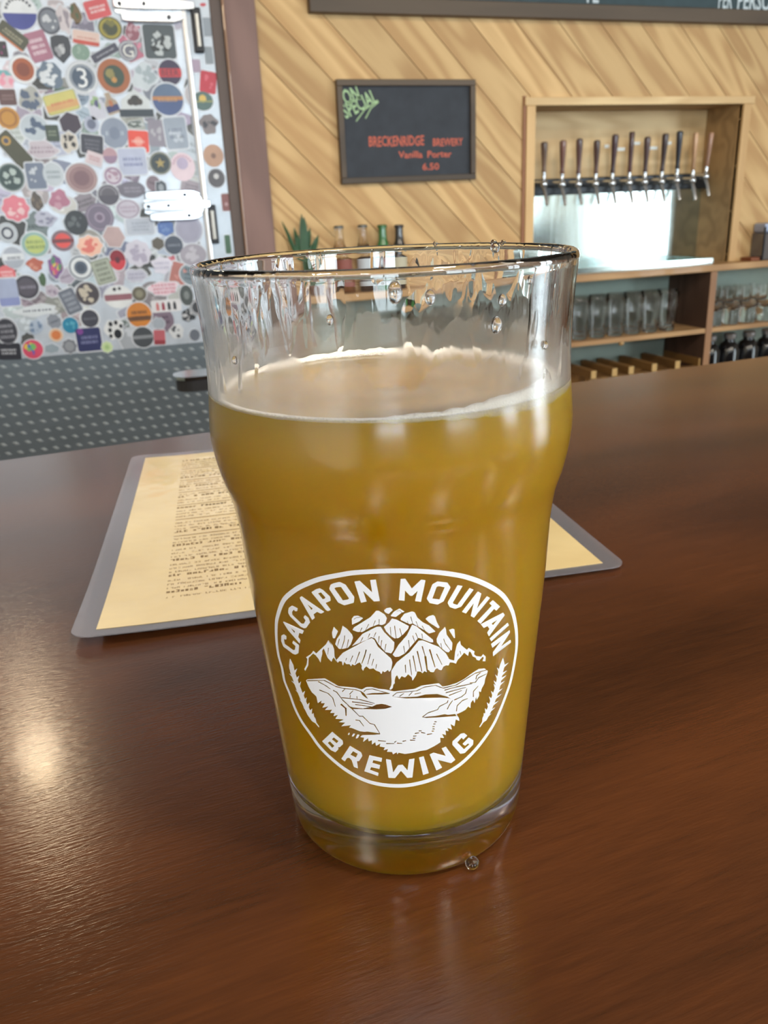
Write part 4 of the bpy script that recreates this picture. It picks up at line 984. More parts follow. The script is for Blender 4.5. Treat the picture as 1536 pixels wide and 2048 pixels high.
def fog_glass():
    m, nt, p = newmat('condensation_glass')
    p.inputs['Base Color'].default_value = (1, 1, 1, 1); p.inputs['Transmission Weight'].default_value = 1; p.inputs['IOR'].default_value = 1.5; p.inputs['Roughness'].default_value = 0
    tc = N(nt, 'ShaderNodeTexCoord'); sep = N(nt, 'ShaderNodeSeparateXYZ'); L(nt, tc.outputs['Object'], sep.inputs[0])
    n1 = N(nt, 'ShaderNodeTexNoise'); n1.inputs['Scale'].default_value = 55; n1.inputs['Detail'].default_value = 3
    mp = N(nt, 'ShaderNodeMapping'); mp.inputs['Scale'].default_value = (1, 1, .35); L(nt, tc.outputs['Object'], mp.inputs[0]); L(nt, mp.outputs[0], n1.inputs['Vector'])
    # ragged upper limit of the fog
    a = N(nt, 'ShaderNodeMath', operation='MULTIPLY_ADD'); a.inputs[1].default_value = .022; a.inputs[2].default_value = -.011; L(nt, n1.outputs['Fac'], a.inputs[0])
    z2 = N(nt, 'ShaderNodeMath', operation='ADD'); L(nt, sep.outputs[2], z2.inputs[0]); L(nt, a.outputs[0], z2.inputs[1])
    up = N(nt, 'ShaderNodeMapRange'); up.inputs['From Min'].default_value = .1345; up.inputs['From Max'].default_value = .1365; up.inputs['To Min'].default_value = 1; up.inputs['To Max'].default_value = 0; L(nt, z2.outputs[0], up.inputs['Value'])
    lo = N(nt, 'ShaderNodeMapRange'); lo.inputs['From Min'].default_value = .008; lo.inputs['From Max'].default_value = .022; L(nt, z2.outputs[0], lo.inputs['Value'])
    # clear runs left by drops
    n2 = N(nt, 'ShaderNodeTexNoise'); n2.inputs['Scale'].default_value = 90; n2.inputs['Detail'].default_value = 2
    mp2 = N(nt, 'ShaderNodeMapping'); mp2.inputs['Scale'].default_value = (1, 1, .12); L(nt, tc.outputs['Object'], mp2.inputs[0]); L(nt, mp2.outputs[0], n2.inputs['Vector'])
    run = N(nt, 'ShaderNodeMapRange'); run.inputs['From Min'].default_value = .30; run.inputs['From Max'].default_value = .335; L(nt, n2.outputs['Fac'], run.inputs['Value'])
    m1 = N(nt, 'ShaderNodeMath', operation='MULTIPLY'); L(nt, up.outputs[0], m1.inputs[0]); L(nt, lo.outputs[0], m1.inputs[1])
    m2 = N(nt, 'ShaderNodeMath', operation='MULTIPLY'); L(nt, m1.outputs[0], m2.inputs[0]); L(nt, run.outputs[0], m2.inputs[1])
    m3 = N(nt, 'ShaderNodeMath', operation='MULTIPLY'); m3.inputs[1].default_value = FOG; L(nt, m2.outputs[0], m3.inputs[0])
    rg = N(nt, 'ShaderNodeMath', operation='MULTIPLY'); rg.inputs[1].default_value = FOGR; L(nt, m2.outputs[0], rg.inputs[0]); L(nt, rg.outputs[0], p.inputs['Roughness'])
    tr = N(nt, 'ShaderNodeBsdfTranslucent'); tr.inputs['Color'].default_value = (.9, .9, .9, 1)
    df = N(nt, 'ShaderNodeBsdfDiffuse'); df.inputs['Color'].default_value = (.9, .9, .9, 1)
    mx0 = N(nt, 'ShaderNodeMixShader'); mx0.inputs[0].default_value = .5; L(nt, tr.outputs[0], mx0.inputs[1]); L(nt, df.outputs[0], mx0.inputs[2])
    mx = N(nt, 'ShaderNodeMixShader'); L(nt, m3.outputs[0], mx.inputs[0]); L(nt, p.outputs[0], mx.inputs[1]); L(nt, mx0.outputs[0], mx.inputs[2])
    L(nt, mx.outputs[0], nt.nodes['Material Output'].inputs['Surface'])
    return m
def inner_glass():
    m, nt, p = newmat('wet_inner_glass')
    p.inputs['Transmission Weight'].default_value = 1; p.inputs['IOR'].default_value = 1.5; p.inputs['Roughness'].default_value = 0; p.inputs['Base Color'].default_value = (1, 1, 1, 1)
    tc = N(nt, 'ShaderNodeTexCoord'); sep = N(nt, 'ShaderNodeSeparateXYZ'); L(nt, tc.outputs['Object'], sep.inputs[0])
    mp = N(nt, 'ShaderNodeMapping'); mp.inputs['Scale'].default_value = (1, 1, .55); L(nt, tc.outputs['Object'], mp.inputs[0])
    n1 = N(nt, 'ShaderNodeTexNoise'); n1.inputs['Scale'].default_value = 85; n1.inputs['Detail'].default_value = 4; L(nt, mp.outputs[0], n1.inputs['Vector'])
    a = N(nt, 'ShaderNodeMath', operation='MULTIPLY_ADD'); a.inputs[1].default_value = .030; a.inputs[2].default_value = -.015; L(nt, n1.outputs['Fac'], a.inputs[0])
    z2 = N(nt, 'ShaderNodeMath', operation='ADD'); L(nt, sep.outputs[2], z2.inputs[0]); L(nt, a.outputs[0], z2.inputs[1])
    up = N(nt, 'ShaderNodeMapRange'); up.inputs['From Min'].default_value = .1322; up.inputs['From Max'].default_value = .1330; up.inputs['To Min'].default_value = .20; up.inputs['To Max'].default_value = 0; L(nt, z2.outputs[0], up.inputs['Value'])
    lo = N(nt, 'ShaderNodeMapRange'); lo.inputs['From Min'].default_value = .1230; lo.inputs['From Max'].default_value = .1240; L(nt, sep.outputs[2], lo.inputs['Value'])
    f = N(nt, 'ShaderNodeMath', operation='MULTIPLY'); L(nt, up.outputs[0], f.inputs[0]); L(nt, lo.outputs[0], f.inputs[1])
    tr = N(nt, 'ShaderNodeBsdfTranslucent'); tr.inputs['Color'].default_value = (.85, .83, .8, 1); df = N(nt, 'ShaderNodeBsdfDiffuse'); df.inputs['Color'].default_value = (.85, .83, .8, 1)
    m0 = N(nt, 'ShaderNodeMixShader'); L(nt, tr.outputs[0], m0.inputs[1]); L(nt, df.outputs[0], m0.inputs[2])
    mx = N(nt, 'ShaderNodeMixShader'); L(nt, f.outputs[0], mx.inputs[0]); L(nt, p.outputs[0], mx.inputs[1]); L(nt, m0.outputs[0], mx.inputs[2]); L(nt, mx.outputs[0], nt.nodes['Material Output'].inputs['Surface'])
    # water runs left by the drink
    mp2 = N(nt, 'ShaderNodeMapping'); mp2.inputs['Scale'].default_value = (1, 1, .3); L(nt, tc.outputs['Object'], mp2.inputs[0])
    n2 = N(nt, 'ShaderNodeTexNoise'); n2.inputs['Scale'].default_value = 130; n2.inputs['Detail'].default_value = 2; L(nt, mp2.outputs[0], n2.inputs['Vector'])
    sh = N(nt, 'ShaderNodeMapRange'); sh.inputs['From Min'].default_value = .52; sh.inputs['From Max'].default_value = .60; L(nt, n2.outputs['Fac'], sh.inputs['Value'])
    bp = N(nt, 'ShaderNodeBump'); bp.inputs['Strength'].default_value = .22; bp.inputs['Distance'].default_value = .0006; zm = N(nt, 'ShaderNodeMapRange'); zm.inputs['From Min'].default_value = .126; zm.inputs['From Max'].default_value = .128; L(nt, sep.outputs[2], zm.inputs['Value'])
    hm = N(nt, 'ShaderNodeMath', operation='MULTIPLY'); L(nt, sh.outputs[0], hm.inputs[0]); L(nt, zm.outputs[0], hm.inputs[1]); L(nt, hm.outputs[0], bp.inputs['Height']); L(nt, bp.outputs[0], p.inputs['Normal'])
    return m
FOG, FOGR = 0.009, 0.16
M_fog = fog_glass(); M_gl = inner_glass()
gb = MB(); gb.use(M_fog); prof = out_p
allp = out_p + rim + in_p + bot
gb.lathe(allp, (0, 0, ZB), NSEG, True, True)
nout = (len(out_p) - 1) * NSEG
gb.mats.append(M_gl); gb.m = [0 if i < nout else 1 for i in range(len(gb.f))]
gb.build('glass_body', None, root, smooth=True, sharp=60)

# beer
ZL = .1236
br = thing('beer', (0, 0, ZB + .0122), 'golden hazy beer filling the pint glass to its bulge', 'beer')
m, nt, p = newmat('beer_liquid')
p.inputs['Base Color'].default_value = (1, 1, 1, 1); p.inputs['Transmission Weight'].default_value = 1; p.inputs['IOR'].default_value = 1.34; p.inputs['Roughness'].default_value = .05
def beer_volume(nt):
    va = N(nt, 'ShaderNodeVolumeAbsorption'); va.inputs['Color'].default_value = (1.0, .79, .0, 1); va.inputs['Density'].default_value = 170
    vsn = N(nt, 'ShaderNodeVolumeScatter'); vsn.inputs['Color'].default_value = (1, .98, .05, 1); vsn.inputs['Density'].default_value = 460; vsn.inputs['Anisotropy'].default_value = .45
    ads = N(nt, 'ShaderNodeAddShader'); L(nt, va.outputs[0], ads.inputs[0]); L(nt, vsn.outputs[0], ads.inputs[1]); L(nt, ads.outputs[0], nt.nodes['Material Output'].inputs['Volume'])
beer_volume(nt)
nz = N(nt, 'ShaderNodeTexNoise'); nz.inputs['Scale'].default_value = 30; tc = N(nt, 'ShaderNodeTexCoord'); L(nt, tc.outputs['Object'], nz.inputs['Vector'])
mr = N(nt, 'ShaderNodeMapRange'); mr.inputs['To Min'].default_value = .02; mr.inputs['To Max'].default_value = .08; L(nt, nz.outputs['Fac'], mr.inputs['Value']); L(nt, mr.outputs[0], p.inputs['Roughness'])
M_beer = m
OV = .0003
lp = [(float(fo(z)) - TH - (.0004 if z < .1 else 0) + OV, float(z)) for z in np.linspace(.022, ZL, 80)]
bb = [(.0005, .0122 - OV), (.010, .0123 - OV), (r_in - .008 + OV, .0126 - OV), (r_in - .0036 + OV, .0135 - OV), (r_in - .0016 + OV, .0155 - OV), (r_in - .0006 + OV, .0185)]
rl = lp[-1][0]
lq = MB().lathe(bb + lp + [(rl - .0006, ZL - .0001), (rl * .9, ZL - .0006), (rl * .5, ZL - .0008), (.0005, ZL - .0008)], (0, 0, ZB), 128)
M_film, nt, p = newmat('beer_surface')
p.inputs['Base Color'].default_value = (*lin((190, 180, 160)), 1); p.inputs['Roughness'].default_value = .25
gl = N(nt, 'ShaderNodeBsdfGlass'); gl.inputs['IOR'].default_value = 1.34; gl.inputs['Roughness'].default_value = .03
mx = N(nt, 'ShaderNodeMixShader'); tc = N(nt, 'ShaderNodeTexCoord'); nz = N(nt, 'ShaderNodeTexNoise'); nz.inputs['Scale'].default_value = 60; nz.inputs['Detail'].default_value = 4; L(nt, tc.outputs['Object'], nz.inputs['Vector'])
mr = N(nt, 'ShaderNodeMapRange'); mr.inputs['From Min'].default_value = .35; mr.inputs['From Max'].default_value = .7; mr.inputs['To Min'].default_value = .25; mr.inputs['To Max'].default_value = .5; L(nt, nz.outputs['Fac'], mr.inputs['Value'])
L(nt, mr.outputs[0], mx.inputs[0]); L(nt, gl.outputs[0], mx.inputs[1]); L(nt, p.outputs[0], mx.inputs[2]); L(nt, mx.outputs[0], nt.nodes['Material Output'].inputs['Surface'])
lq.mats = [M_beer, M_film]; nb = (len(bb) + len(lp) + 0) * 128
lq.m = [0 if i < nb else 1 for i in range(len(lq.f))]; lq.m[-2] = 0
# volume for the film faces comes from the liquid material
beer_volume(M_film.node_tree)
lq.build('liquid', None, br, smooth=True, sharp=60)
# foam ring hugging the wall: broad at the back and the right, thin at the left
mb = MB(); n = 160; rf = random.Random(5); nm = 8
heading = math.atan2(CF[1], CF[0])
prev = [rf.uniform(-1, 1) for _ in range(n)]
sm = [sum(prev[(i + k) % n] for k in range(-2, 3)) / 5 for i in range(n)]
vs_ = []
for i in range(n):
    a = 2 * math.pi * i / n; rel = (a - heading + math.pi) % (2 * math.pi) - math.pi       # 0 = far side, negative = right
    base = .0022 + .0012 * math.cos(rel) + .0022 * math.exp(-((rel + 2.0) / .8) ** 2) - .0010 * math.exp(-((rel - 2.0) / .8) ** 2)
    w = max(.0009, base + .0009 * sm[i]); hgt = max(.0005, .0010 * (w / .003) + .0006 * sm[(i * 7) % n] + .0014 * math.exp(-((rel + 2.25) / .6) ** 2))
    for k in range(nm):
        t = math.pi * 2 * k / nm
        rr = rl - .0006 - w / 2 - w / 2 * math.cos(t); zz = ZL - .0002 + hgt * math.sin(t)
        vs_.append((rr * math.cos(a), rr * math.sin(a), ZB + zz))
fs = [(i * nm + k, ((i + 1) % n) * nm + k, ((i + 1) % n) * nm + (k + 1) % nm, i * nm + (k + 1) % nm) for i in range(n) for k in range(nm)]
mb.add(vs_, fs)
M_foam, nt, p = newmat('foam'); p.inputs['Base Color'].default_value = (*lin((238, 234, 226)), 1); p.inputs['Roughness'].default_value = .8
tc = N(nt, 'ShaderNodeTexCoord'); vn = N(nt, 'ShaderNodeTexVoronoi'); vn.inputs['Scale'].default_value = 1800; L(nt, tc.outputs['Object'], vn.inputs['Vector']); bp = N(nt, 'ShaderNodeBump'); bp.inputs['Strength'].default_value = .5; bp.inputs['Distance'].default_value = .0004; L(nt, vn.outputs['Distance'], bp.inputs['Height']); L(nt, bp.outputs[0], p.inputs['Normal'])
tag(mb.build('foam', M_foam, br, smooth=True, sharp=80), 'thin ring of white foam')

# ---- printed logo, traced on the photograph and laid on the glass
CRP = {'A': (545, 1180, 10.971), 'B': (640, 1130, 10.971), 'C': (790, 1130, 10.971), 'D': (905, 1180, 10.971), 'E': (640, 1440, 9.6), 'F': (790, 1440, 9.6),
       'G': (600, 1200, 7.68), 'H': (780, 1200, 7.68), 'I': (560, 1310, 7.68), 'J': (680, 1340, 7.68), 'K': (840, 1310, 7.68)}
def PX(c, pts): ox, oy, s = CRP[c]; return [(ox + x / s, oy + y / s) for x, y in pts]
def on_glass(pts, eps=.00018):
    P = np.array(pts, float); V = CF[None] + CR[None] * ((P[:, :1] - 768) / FPX) + CU[None] * ((1024 - P[:, 1:]) / FPX)
    def g(t):
        q = CAM[None] + V * t[:, None]; return np.hypot(q[:, 0], q[:, 1]) - fo(q[:, 2] - ZB) - eps
    lo = np.full(len(P), .06); hi = lo.copy(); done = np.zeros(len(P), bool); t = lo.copy()
    for _ in range(400):
        t2 = t + .0006; neg = (g(t2) < 0) & ~done; hi[neg] = t2[neg]; lo[neg] = t[neg]; done |= neg; t = t2
    for _ in range(30):
        md = (lo + hi) / 2; neg = g(md) < 0; hi = np.where(neg, md, hi); lo = np.where(neg, lo, md)
    return CAM[None] + V * hi[:, None]
def inside(poly, x, y):
    r = False; n = len(poly); j = n - 1
    for i in range(n):
        if (poly[i][1] > y) != (poly[j][1] > y) and x < (poly[j][0] - poly[i][0]) * (y - poly[i][1]) / (poly[j][1] - poly[i][1]) + poly[i][0]: r = not r
        j = i
    return r
def stroke(pts, w):
    o = []
    for (x0, y0), (x1, y1) in zip(pts[:-1], pts[1:]):
        d = math.hypot(x1 - x0, y1 - y0) or 1; nx, ny = -(y1 - y0) / d * w / 2, (x1 - x0) / d * w / 2; ex, ey = (x1 - x0) / d * w * .3, (y1 - y0) / d * w * .3
        o.append([(x0 + nx - ex, y0 + ny - ey), (x1 + nx * .6 + ex, y1 + ny * .6 + ey), (x1 - nx * .6 + ex, y1 - ny * .6 + ey), (x0 - nx - ex, y0 - ny - ey)])
    return o
def ink(mb, outlines, cuts=(), step=9):
    vs2 = []; ed = []
    for pl in list(outlines) + list(cuts):
        b0 = len(vs2); vs2 += [Vector((float(x), float(y))) for x, y in pl]; k = len(pl); ed += [(b0 + i, b0 + (i + 1) % k) for i in range(k)]
    xs = [v.x for v in vs2]; ys = [v.y for v in vs2]
    gx = min(xs) + step / 2
    while gx < max(xs):
        gy = min(ys) + step / 2
        while gy < max(ys): vs2.append(Vector((gx + .013 * gy % 1, gy))); gy += step
        gx += step
    cv, ce, cf, *_ = delaunay_2d_cdt(vs2, ed, [], 0, 1e-4)
    keep = []
    for f in cf:
        cx = sum(cv[i].x for i in f) / len(f); cy = sum(cv[i].y for i in f) / len(f)
        if any(inside(p_, cx, cy) for p_ in outlines) and not any(inside(p_, cx, cy) for p_ in cuts): keep.append(f)
    w = on_glass([(v.x, v.y) for v in cv])
    out = []
    for f in keep:
        a, b, c = [np.array((cv[i].x, cv[i].y)) for i in f[:3]]
        cr_ = (b[0] - a[0]) * (c[1] - a[1]) - (b[1] - a[1]) * (c[0] - a[0])
        out.append(tuple(f) if cr_ < 0 else tuple(f)[::-1])
    mb.add(w, out)
M_ink = plain('white_print', (196, 196, 200), .5, noise=.02)
LET = [
 ('A', [[(195,1000),(250,970),(305,1010),(305,1080),(275,1090),(258,1065),(255,1120),(270,1185),(460,1320),(490,1310),(505,1230),(435,1165),(455,1110),(585,1210),(570,1385),(500,1420),(440,1395),(235,1240),(190,1120)]], []),
 ('A', [[(240,690),(690,890),(655,965),(590,940),(565,1030),(615,1100),(595,1175),(540,1110),(340,880),(235,710)]], [[(400,835),(490,905),(485,945)]]),
 ('A', [[(345,450),(360,390),(430,340),(555,400),(540,465),(490,465),(470,430),(430,480),(435,545),(640,740),(690,735),(725,670),(680,600),(715,550),(790,610),(825,710),(740,830),(690,840),(620,810),(385,580),(345,500)]], []),
 ('A', [[(605,160),(640,135),(1140,480),(1065,520),(980,480),(900,535),(930,610),(870,660),(600,190)]], [[(765,310),(880,405),(855,440)]]),
 ('A', [[(865,40),(960,-20),(1040,-38),(1110,0),(1270,150),(1275,235),(1165,285),(1280,435),(1215,465),(1165,435),(860,60)]], [[(1000,70),(1065,55),(1160,160),(1145,190),(1100,200)]]),
 ('B', [[(205,510),(235,430),(300,400),(430,370),(560,430),(755,705),(740,830),(535,885),(400,825),(210,540)]], [[(315,510),(355,490),(460,480),(640,735),(600,760),(500,775)]]),
 ('B', [[(755,365),(870,345),(1145,600),(1100,330),(1225,320),(1315,790),(1185,800),(945,570),(1025,800),(900,830)]], []),
 ('C', [[(125,305),(225,300),(370,515),(575,320),(670,335),(570,810),(440,790),(495,570),(380,675),(330,675),(220,560),(210,785),(85,770)]], []),
 ('C', [[(695,740),(820,425),(930,360),(1150,385),(1220,490),(1065,800),(930,870),(760,835)]], [[(820,735),(915,480),(970,465),(1090,490),(975,755)]]),
 ('D', [[(113,-108),(223,-88),(8,275),(20,300),(105,325),(375,-45),(465,-8),(190,365),(60,415),(-60,375),(-105,290),(-95,250)]], []),
 ('D', [[(555,30),(635,75),(540,400),(755,135),(825,175),(470,610),(400,570),(465,295),(295,515),(205,480)]], []),
 ('D', [[(885,220),(1045,365),(960,455),(915,415),(615,745),(545,680),(860,345),(810,290)]], []),
 ('D', [[(1110,495),(1150,550),(800,1020),(760,935),(810,855),(770,795),(685,835),(620,750)]], [[(980,660),(890,770),(860,735)]]),
 ('D', [[(1210,715),(1240,775),(850,1130),(815,1060)]], []),
 ('D', [[(1250,880),(1265,930),(1065,1240),(1270,1090),(1285,1150),(890,1455),(885,1365),(1055,1130),(875,1270),(845,1185)]], []),
 ('E', [[(235,225),(435,395),(445,460),(375,525),(350,515),(355,560),(295,620),(210,580),(40,410)]], [[(265,335),(355,405),(320,445),(230,370)], [(190,410),(275,495),(235,535),(150,440)]]),
 ('E', [[(575,495),(790,620),(815,690),(750,790),(710,790),(730,930),(650,900),(610,775),(560,725),(520,730),(475,795),(410,745)]], [[(635,600),(725,650),(690,720),(585,665)]]),
 ('E', [[(950,675),(1195,730),(1180,805),(1025,770),(1005,820),(1155,865),(1140,940),(980,905),(960,955),(1125,1015),(1115,1075),(850,985)]], []),
 ('E', [[(1265,750),(1360,765),(1405,1005),(1500,865),(1585,858),(1680,965),(1710,755),(1815,738),(1775,1105),(1675,1112),(1555,975),(1440,1115),(1315,1110)]], []),
 ('F', [[(460,720),(550,695),(650,1020),(540,1055)]], []),
 ('F', [[(665,660),(740,625),(975,690),(895,545),(975,510),(1160,765),(1075,830),(820,765),(905,915),(795,970)]], []),
 ('F', [[(1265,260),(1330,250),(1390,300),(1310,375),(1280,340),(1195,430),(1325,560),(1425,470),(1405,450),(1345,495),(1295,460),(1415,335),(1505,390),(1500,475),(1340,635),(1255,650),(1100,475),(1105,410)]], []),
]
for c, outl, cuts in LET:
    mb = MB(); ink(mb, [PX(c, q) for q in outl], [PX(c, q) for q in cuts], 8); mb.build('letter', M_ink, root)
# oval ring
RC = [(640,1158),(676.5,1150.5),(713,1145),(780,1141.8),(835.6,1142.3),(872,1144.6),(899.4,1147.8),(930,1153.5),(962,1164.5),(992.5,1180.5),(1011.6,1198),(1025,1223.7),(1031.7,1253),(1033.5,1280),(1031.7,1307.6),(1022,1359.5),(1008,1401),(989.7,1444),(969,1476.7),(944,1507),(915,1532.7),(878.5,1553),(842,1565.5),(805.6,1571.5),(765,1569.5),(728.5,1560),(692,1540),(661,1515.5),(638,1492),(622.5,1470),(604,1444),(590,1416.8),(579.5,1388),(569,1362),(564,1336),(557,1311),(553.3,1285),(552.3,1258),(554.5,1235),(567,1201),(590,1180),(613,1168)]
n = len(RC); cat = []
for i in range(n):
    p0, p1, p2_, p3 = [np.array(RC[(i + k) % n], float) for k in (-1, 0, 1, 2)]
    for t in np.linspace(0, 1, 7)[:-1]: cat.append(.5 * ((2 * p1) + (-p0 + p2_) * t + (2 * p0 - 5 * p1 + 4 * p2_ - p3) * t * t + (-p0 + 3 * p1 - 3 * p2_ + p3) * t ** 3))
cat = np.array(cat); W3 = on_glass(cat); k = len(W3); mb = MB(); vs_ = []
for i in range(k):
    tg = W3[(i + 1) % k] - W3[i - 1]; tg /= np.linalg.norm(tg); nr = np.array([W3[i][0], W3[i][1], 0]); nr /= np.linalg.norm(nr); sd = np.cross(tg, nr)
    for s_ in (-1, 0, 1):
        q = W3[i] + sd * s_ * .00056; rr = math.hypot(q[0], q[1]); tgt = float(fo(q[2] - ZB)) + .00018; vs_.append((q[0] * tgt / rr, q[1] * tgt / rr, q[2]))
mb.add(vs_, [(i * 3 + j, i * 3 + j + 1, ((i + 1) % k) * 3 + j + 1, ((i + 1) % k) * 3 + j) for i in range(k) for j in (0, 1)])
mb.build('logo_ring', M_ink, root)
# mountains: (crop, outline, [(polyline, width)...])
MT = [
 ('G', [(490,500),(520,410),(545,440),(585,480),(535,590),(505,585)], []),
 ('G', [(655,395),(720,440),(800,530),(815,580),(780,680),(735,735),(660,750),(600,750),(540,680),(565,600),(620,520)], [([(685,550),(680,620),(640,745)],14),([(605,600),(575,710)],12),([(745,610),(720,735)],12)]),
 ('G', [(800,380),(795,290),(830,245),(890,240),(970,280),(910,330)], [([(830,295),(870,268),(930,268)],9)]),
 ('G', [(805,460),(830,420),(1080,265),(1170,165),(1210,165),(1300,220),(1335,280),(1310,360),(1260,385),(1200,375),(1080,420),(960,490),(880,490)], [([(950,430),(925,485)],12),([(1055,375),(1010,455)],12),([(1155,320),(1125,395)],12),([(1215,300),(1215,372)],13)]),
 ('G', [(1290,160),(1330,125),(1390,115),(1425,155),(1360,215),(1310,190)], []),
 ('H', [(10,240),(60,180),(145,130),(225,180),(180,195),(90,260),(20,250)], [([(105,172),(150,160),(190,200)],8)]),
 ('G', [(795,710),(960,520),(1180,410),(1240,410),(1290,490),(1450,650),(1440,760),(1400,820),(1310,800),(1200,670),(1150,590),(1090,570),(1030,610)], [([(1070,520),(1045,580)],12),([(1165,500),(1135,570)],12),([(965,575),(925,655)],12),([(1215,560),(1205,655)],13),([(1255,620),(1240,725)],13),([(1320,680),(1300,792)],13)]),
 ('H', [(-92,415),(-10,340),(30,285),(100,300),(290,400),(280,440),(200,530),(130,585),(70,590),(0,545),(-60,480)], [([(5,420),(15,550)],12),([(70,400),(95,590)],14),([(150,440),(180,545)],13)]),
 ('G', [(560,920),(660,810),(1020,615),(1100,585),(1140,610),(1200,720),(1400,900),(1420,960),(1400,1070),(1370,1105),(1350,1075),(1300,1110),(1270,1090),(1250,1140),(1225,1105),(1170,1085),(1130,1050),(1070,1060),(1020,1020),(985,1050),(970,1090),(945,1050),(950,1010),(920,960),(880,975),(840,1005),(800,985),(785,1020),(760,985),(710,985),(680,950),(660,1010),(640,945),(600,940),(580,965)],
   [([(715,895),(703,930)],12),([(810,860),(770,950)],13),([(915,800),(850,975)],15),([(1015,770),(995,850),(948,975)],20),([(1080,830),(1040,985)],14),([(1130,910),(1103,1005)],13),([(1175,990),(1165,1055)],12)]),
 ('G', [(560,930),(530,870),(525,760),(500,690),(435,620),(400,680),(250,820),(205,780),(170,830),(92,880),(115,905),(100,1000),(66,1060),(80,1090),(128,1000),(132,892),(200,822),(240,848),(290,912),(315,965),(325,890),(345,820),(340,780),(365,745),(400,830),(425,890),(485,950),(500,905),(520,882),(565,955)], [([(435,740),(428,835)],11),([(445,640),(490,695)],8)]),
 ('H', [(40,840),(130,690),(260,540),(340,380),(400,400),(660,610),(665,650),(620,650),(440,580),(400,620),(230,820),(140,870),(80,875)], [([(350,550),(378,635)],12),([(395,510),(432,600)],12),([(285,620),(300,740)],12),([(210,710),(227,810)],12),([(490,520),(500,590)],12)]),
 ('H', [(160,290),(220,210),(340,175),(380,190),(420,270),(500,340),(600,390),(700,485),(600,515),(520,460),(350,360),(300,370),(170,310)], [([(320,260),(348,365)],12),([(400,330),(432,405)],10),([(495,400),(545,485)],11),([(265,325),(283,368)],9)]),
 ('H', [(545,290),(590,250),(660,230),(690,250),(720,340),(765,420),(740,435),(600,345)], []),
 ('H', [(715,600),(760,500),(830,430),(840,410),(860,450),(870,530),(960,660),(950,770),(925,775),(900,805),(860,795),(770,720),(720,650)], [([(825,600),(850,670),(935,780)],13),([(780,670),(797,745)],12)]),
 ('H', [(905,460),(960,440),(990,450),(1000,585),(980,580)], []),
 ('H', [(20,1180),(20,1090),(100,960),(300,800),(440,625),(500,620),(750,720),(860,820),(910,910),(990,930),(1020,980),(960,960),(920,960),(900,1005),(860,1005),(820,1025),(790,1080),(750,1070),(730,1050),(700,1060),(670,1110),(620,1105),(590,1070),(560,1110),(530,1090),(500,1125),(470,1100),(420,1095),(400,1160),(345,1240),(335,1190),(280,1140),(230,1190),(180,1170),(140,1220),(110,1155),(85,1180),(70,1240),(75,1280),(50,1300),(45,1350),(10,1380),(-10,1370),(20,1310),(25,1250)],
   [([(235,1000),(242,1115)],16),([(300,920),(332,1150)],16),([(355,860),(400,1095)],18),([(420,790),(490,1095)],20),([(495,715),(545,880)],18),([(543,875),(572,1085)],34),([(610,765),(690,1025)],24),([(715,830),(797,990)],16)]),
 ('H', [(985,940),(1000,800),(1030,680),(1075,625),(1090,690),(1180,765),(1210,735),(1300,790),(1290,830),(1320,860),(1400,870),(1430,830),(1470,870),(1465,940),(1420,940),(1440,890),(1425,870),(1370,930),(1330,920),(1320,890),(1270,865),(1240,800),(1215,790),(1200,860),(1140,810),(1080,880),(1040,920),(1010,980)], [([(1075,785),(1090,840)],10),([(1045,830),(1040,865)],8)]),
]
for c, outl, cuts in MT:
    mb = MB(); cc = []
    for pl, w in cuts: cc += [PX(c, q) for q in stroke(pl, w)]
    ink(mb, [PX(c, outl)], cc, 10); mb.build('printed_peak', M_ink, root)
# river valley
land = (PX('I', [(400,395),(415,375),(560,365),(690,358),(800,420),(900,478),(1150,500),(1255,530),(1320,495),(1400,490)]) + PX('J', [(600,288),(700,298),(790,320),(830,328),(1050,300),(1150,288),(1250,240),(1500,205)]) +
  PX('K', [(290,432),(345,485),(430,470),(560,430),(680,368),(800,278),(900,215),(990,205),(1042,245),(1030,290),(1000,370),(990,440),(945,520),(935,570),(905,560),(910,625),(870,690),(862,640),(838,740),(815,690),(780,735),(775,815),(740,790),(700,840),(650,870),(560,912),(600,970),(605,1015),(550,990),(530,1095),(470,1060),(490,1145),(420,1120),(440,1170),(390,1160),(400,1230),(340,1210),(370,1275),(310,1270),(315,1340),(220,1400),(100,1460),(0,1475)]) +
  PX('J', [(1100,1275),(1000,1290),(900,1270),(880,1295),(870,1265),(815,1295),(800,1260),(720,1255),(740,1215),(670,1230),(690,1190),(610,1175),(620,1130),(555,1165),(540,1110),(490,1145),(490,1080),(440,1095),(430,1050),(355,1105),(370,1040),(310,1030),(340,1000),(560,995),(420,955),(300,940),(180,890)]) +
  PX('I', [(1060,1115),(1090,1080),(940,1095),(1000,1040),(900,1030),(980,990),(850,980),(890,920),(820,940),(840,890),(770,890),(800,840),(690,845),(740,790),(650,810),(690,740),(630,740),(640,700),(580,740),(560,640),(520,600),(490,575),(440,490)]))
LC = [PX('J', [(110,545),(200,575),(350,590),(500,560),(560,530),(640,520),(700,530),(800,565),(700,595),(560,605),(420,600),(180,600)]),
      PX('K', [(-429,642),(-250,648),(-50,640),(80,606),(270,598),(420,640),(490,690),(450,665),(330,655),(0,662),(-200,668)]),
      PX('K', [(30,955),(230,938),(380,908),(430,920),(540,905),(562,937),(300,957),(100,967)]), PX('J', [(420,945),(620,975),(610,990),(480,990),(300,960)]),
      PX('J', [(390,372),(500,354),(720,350),(770,365),(640,376),(420,380)]), PX('J', [(305,312),(370,355),(430,440),(400,430),(340,380)])]
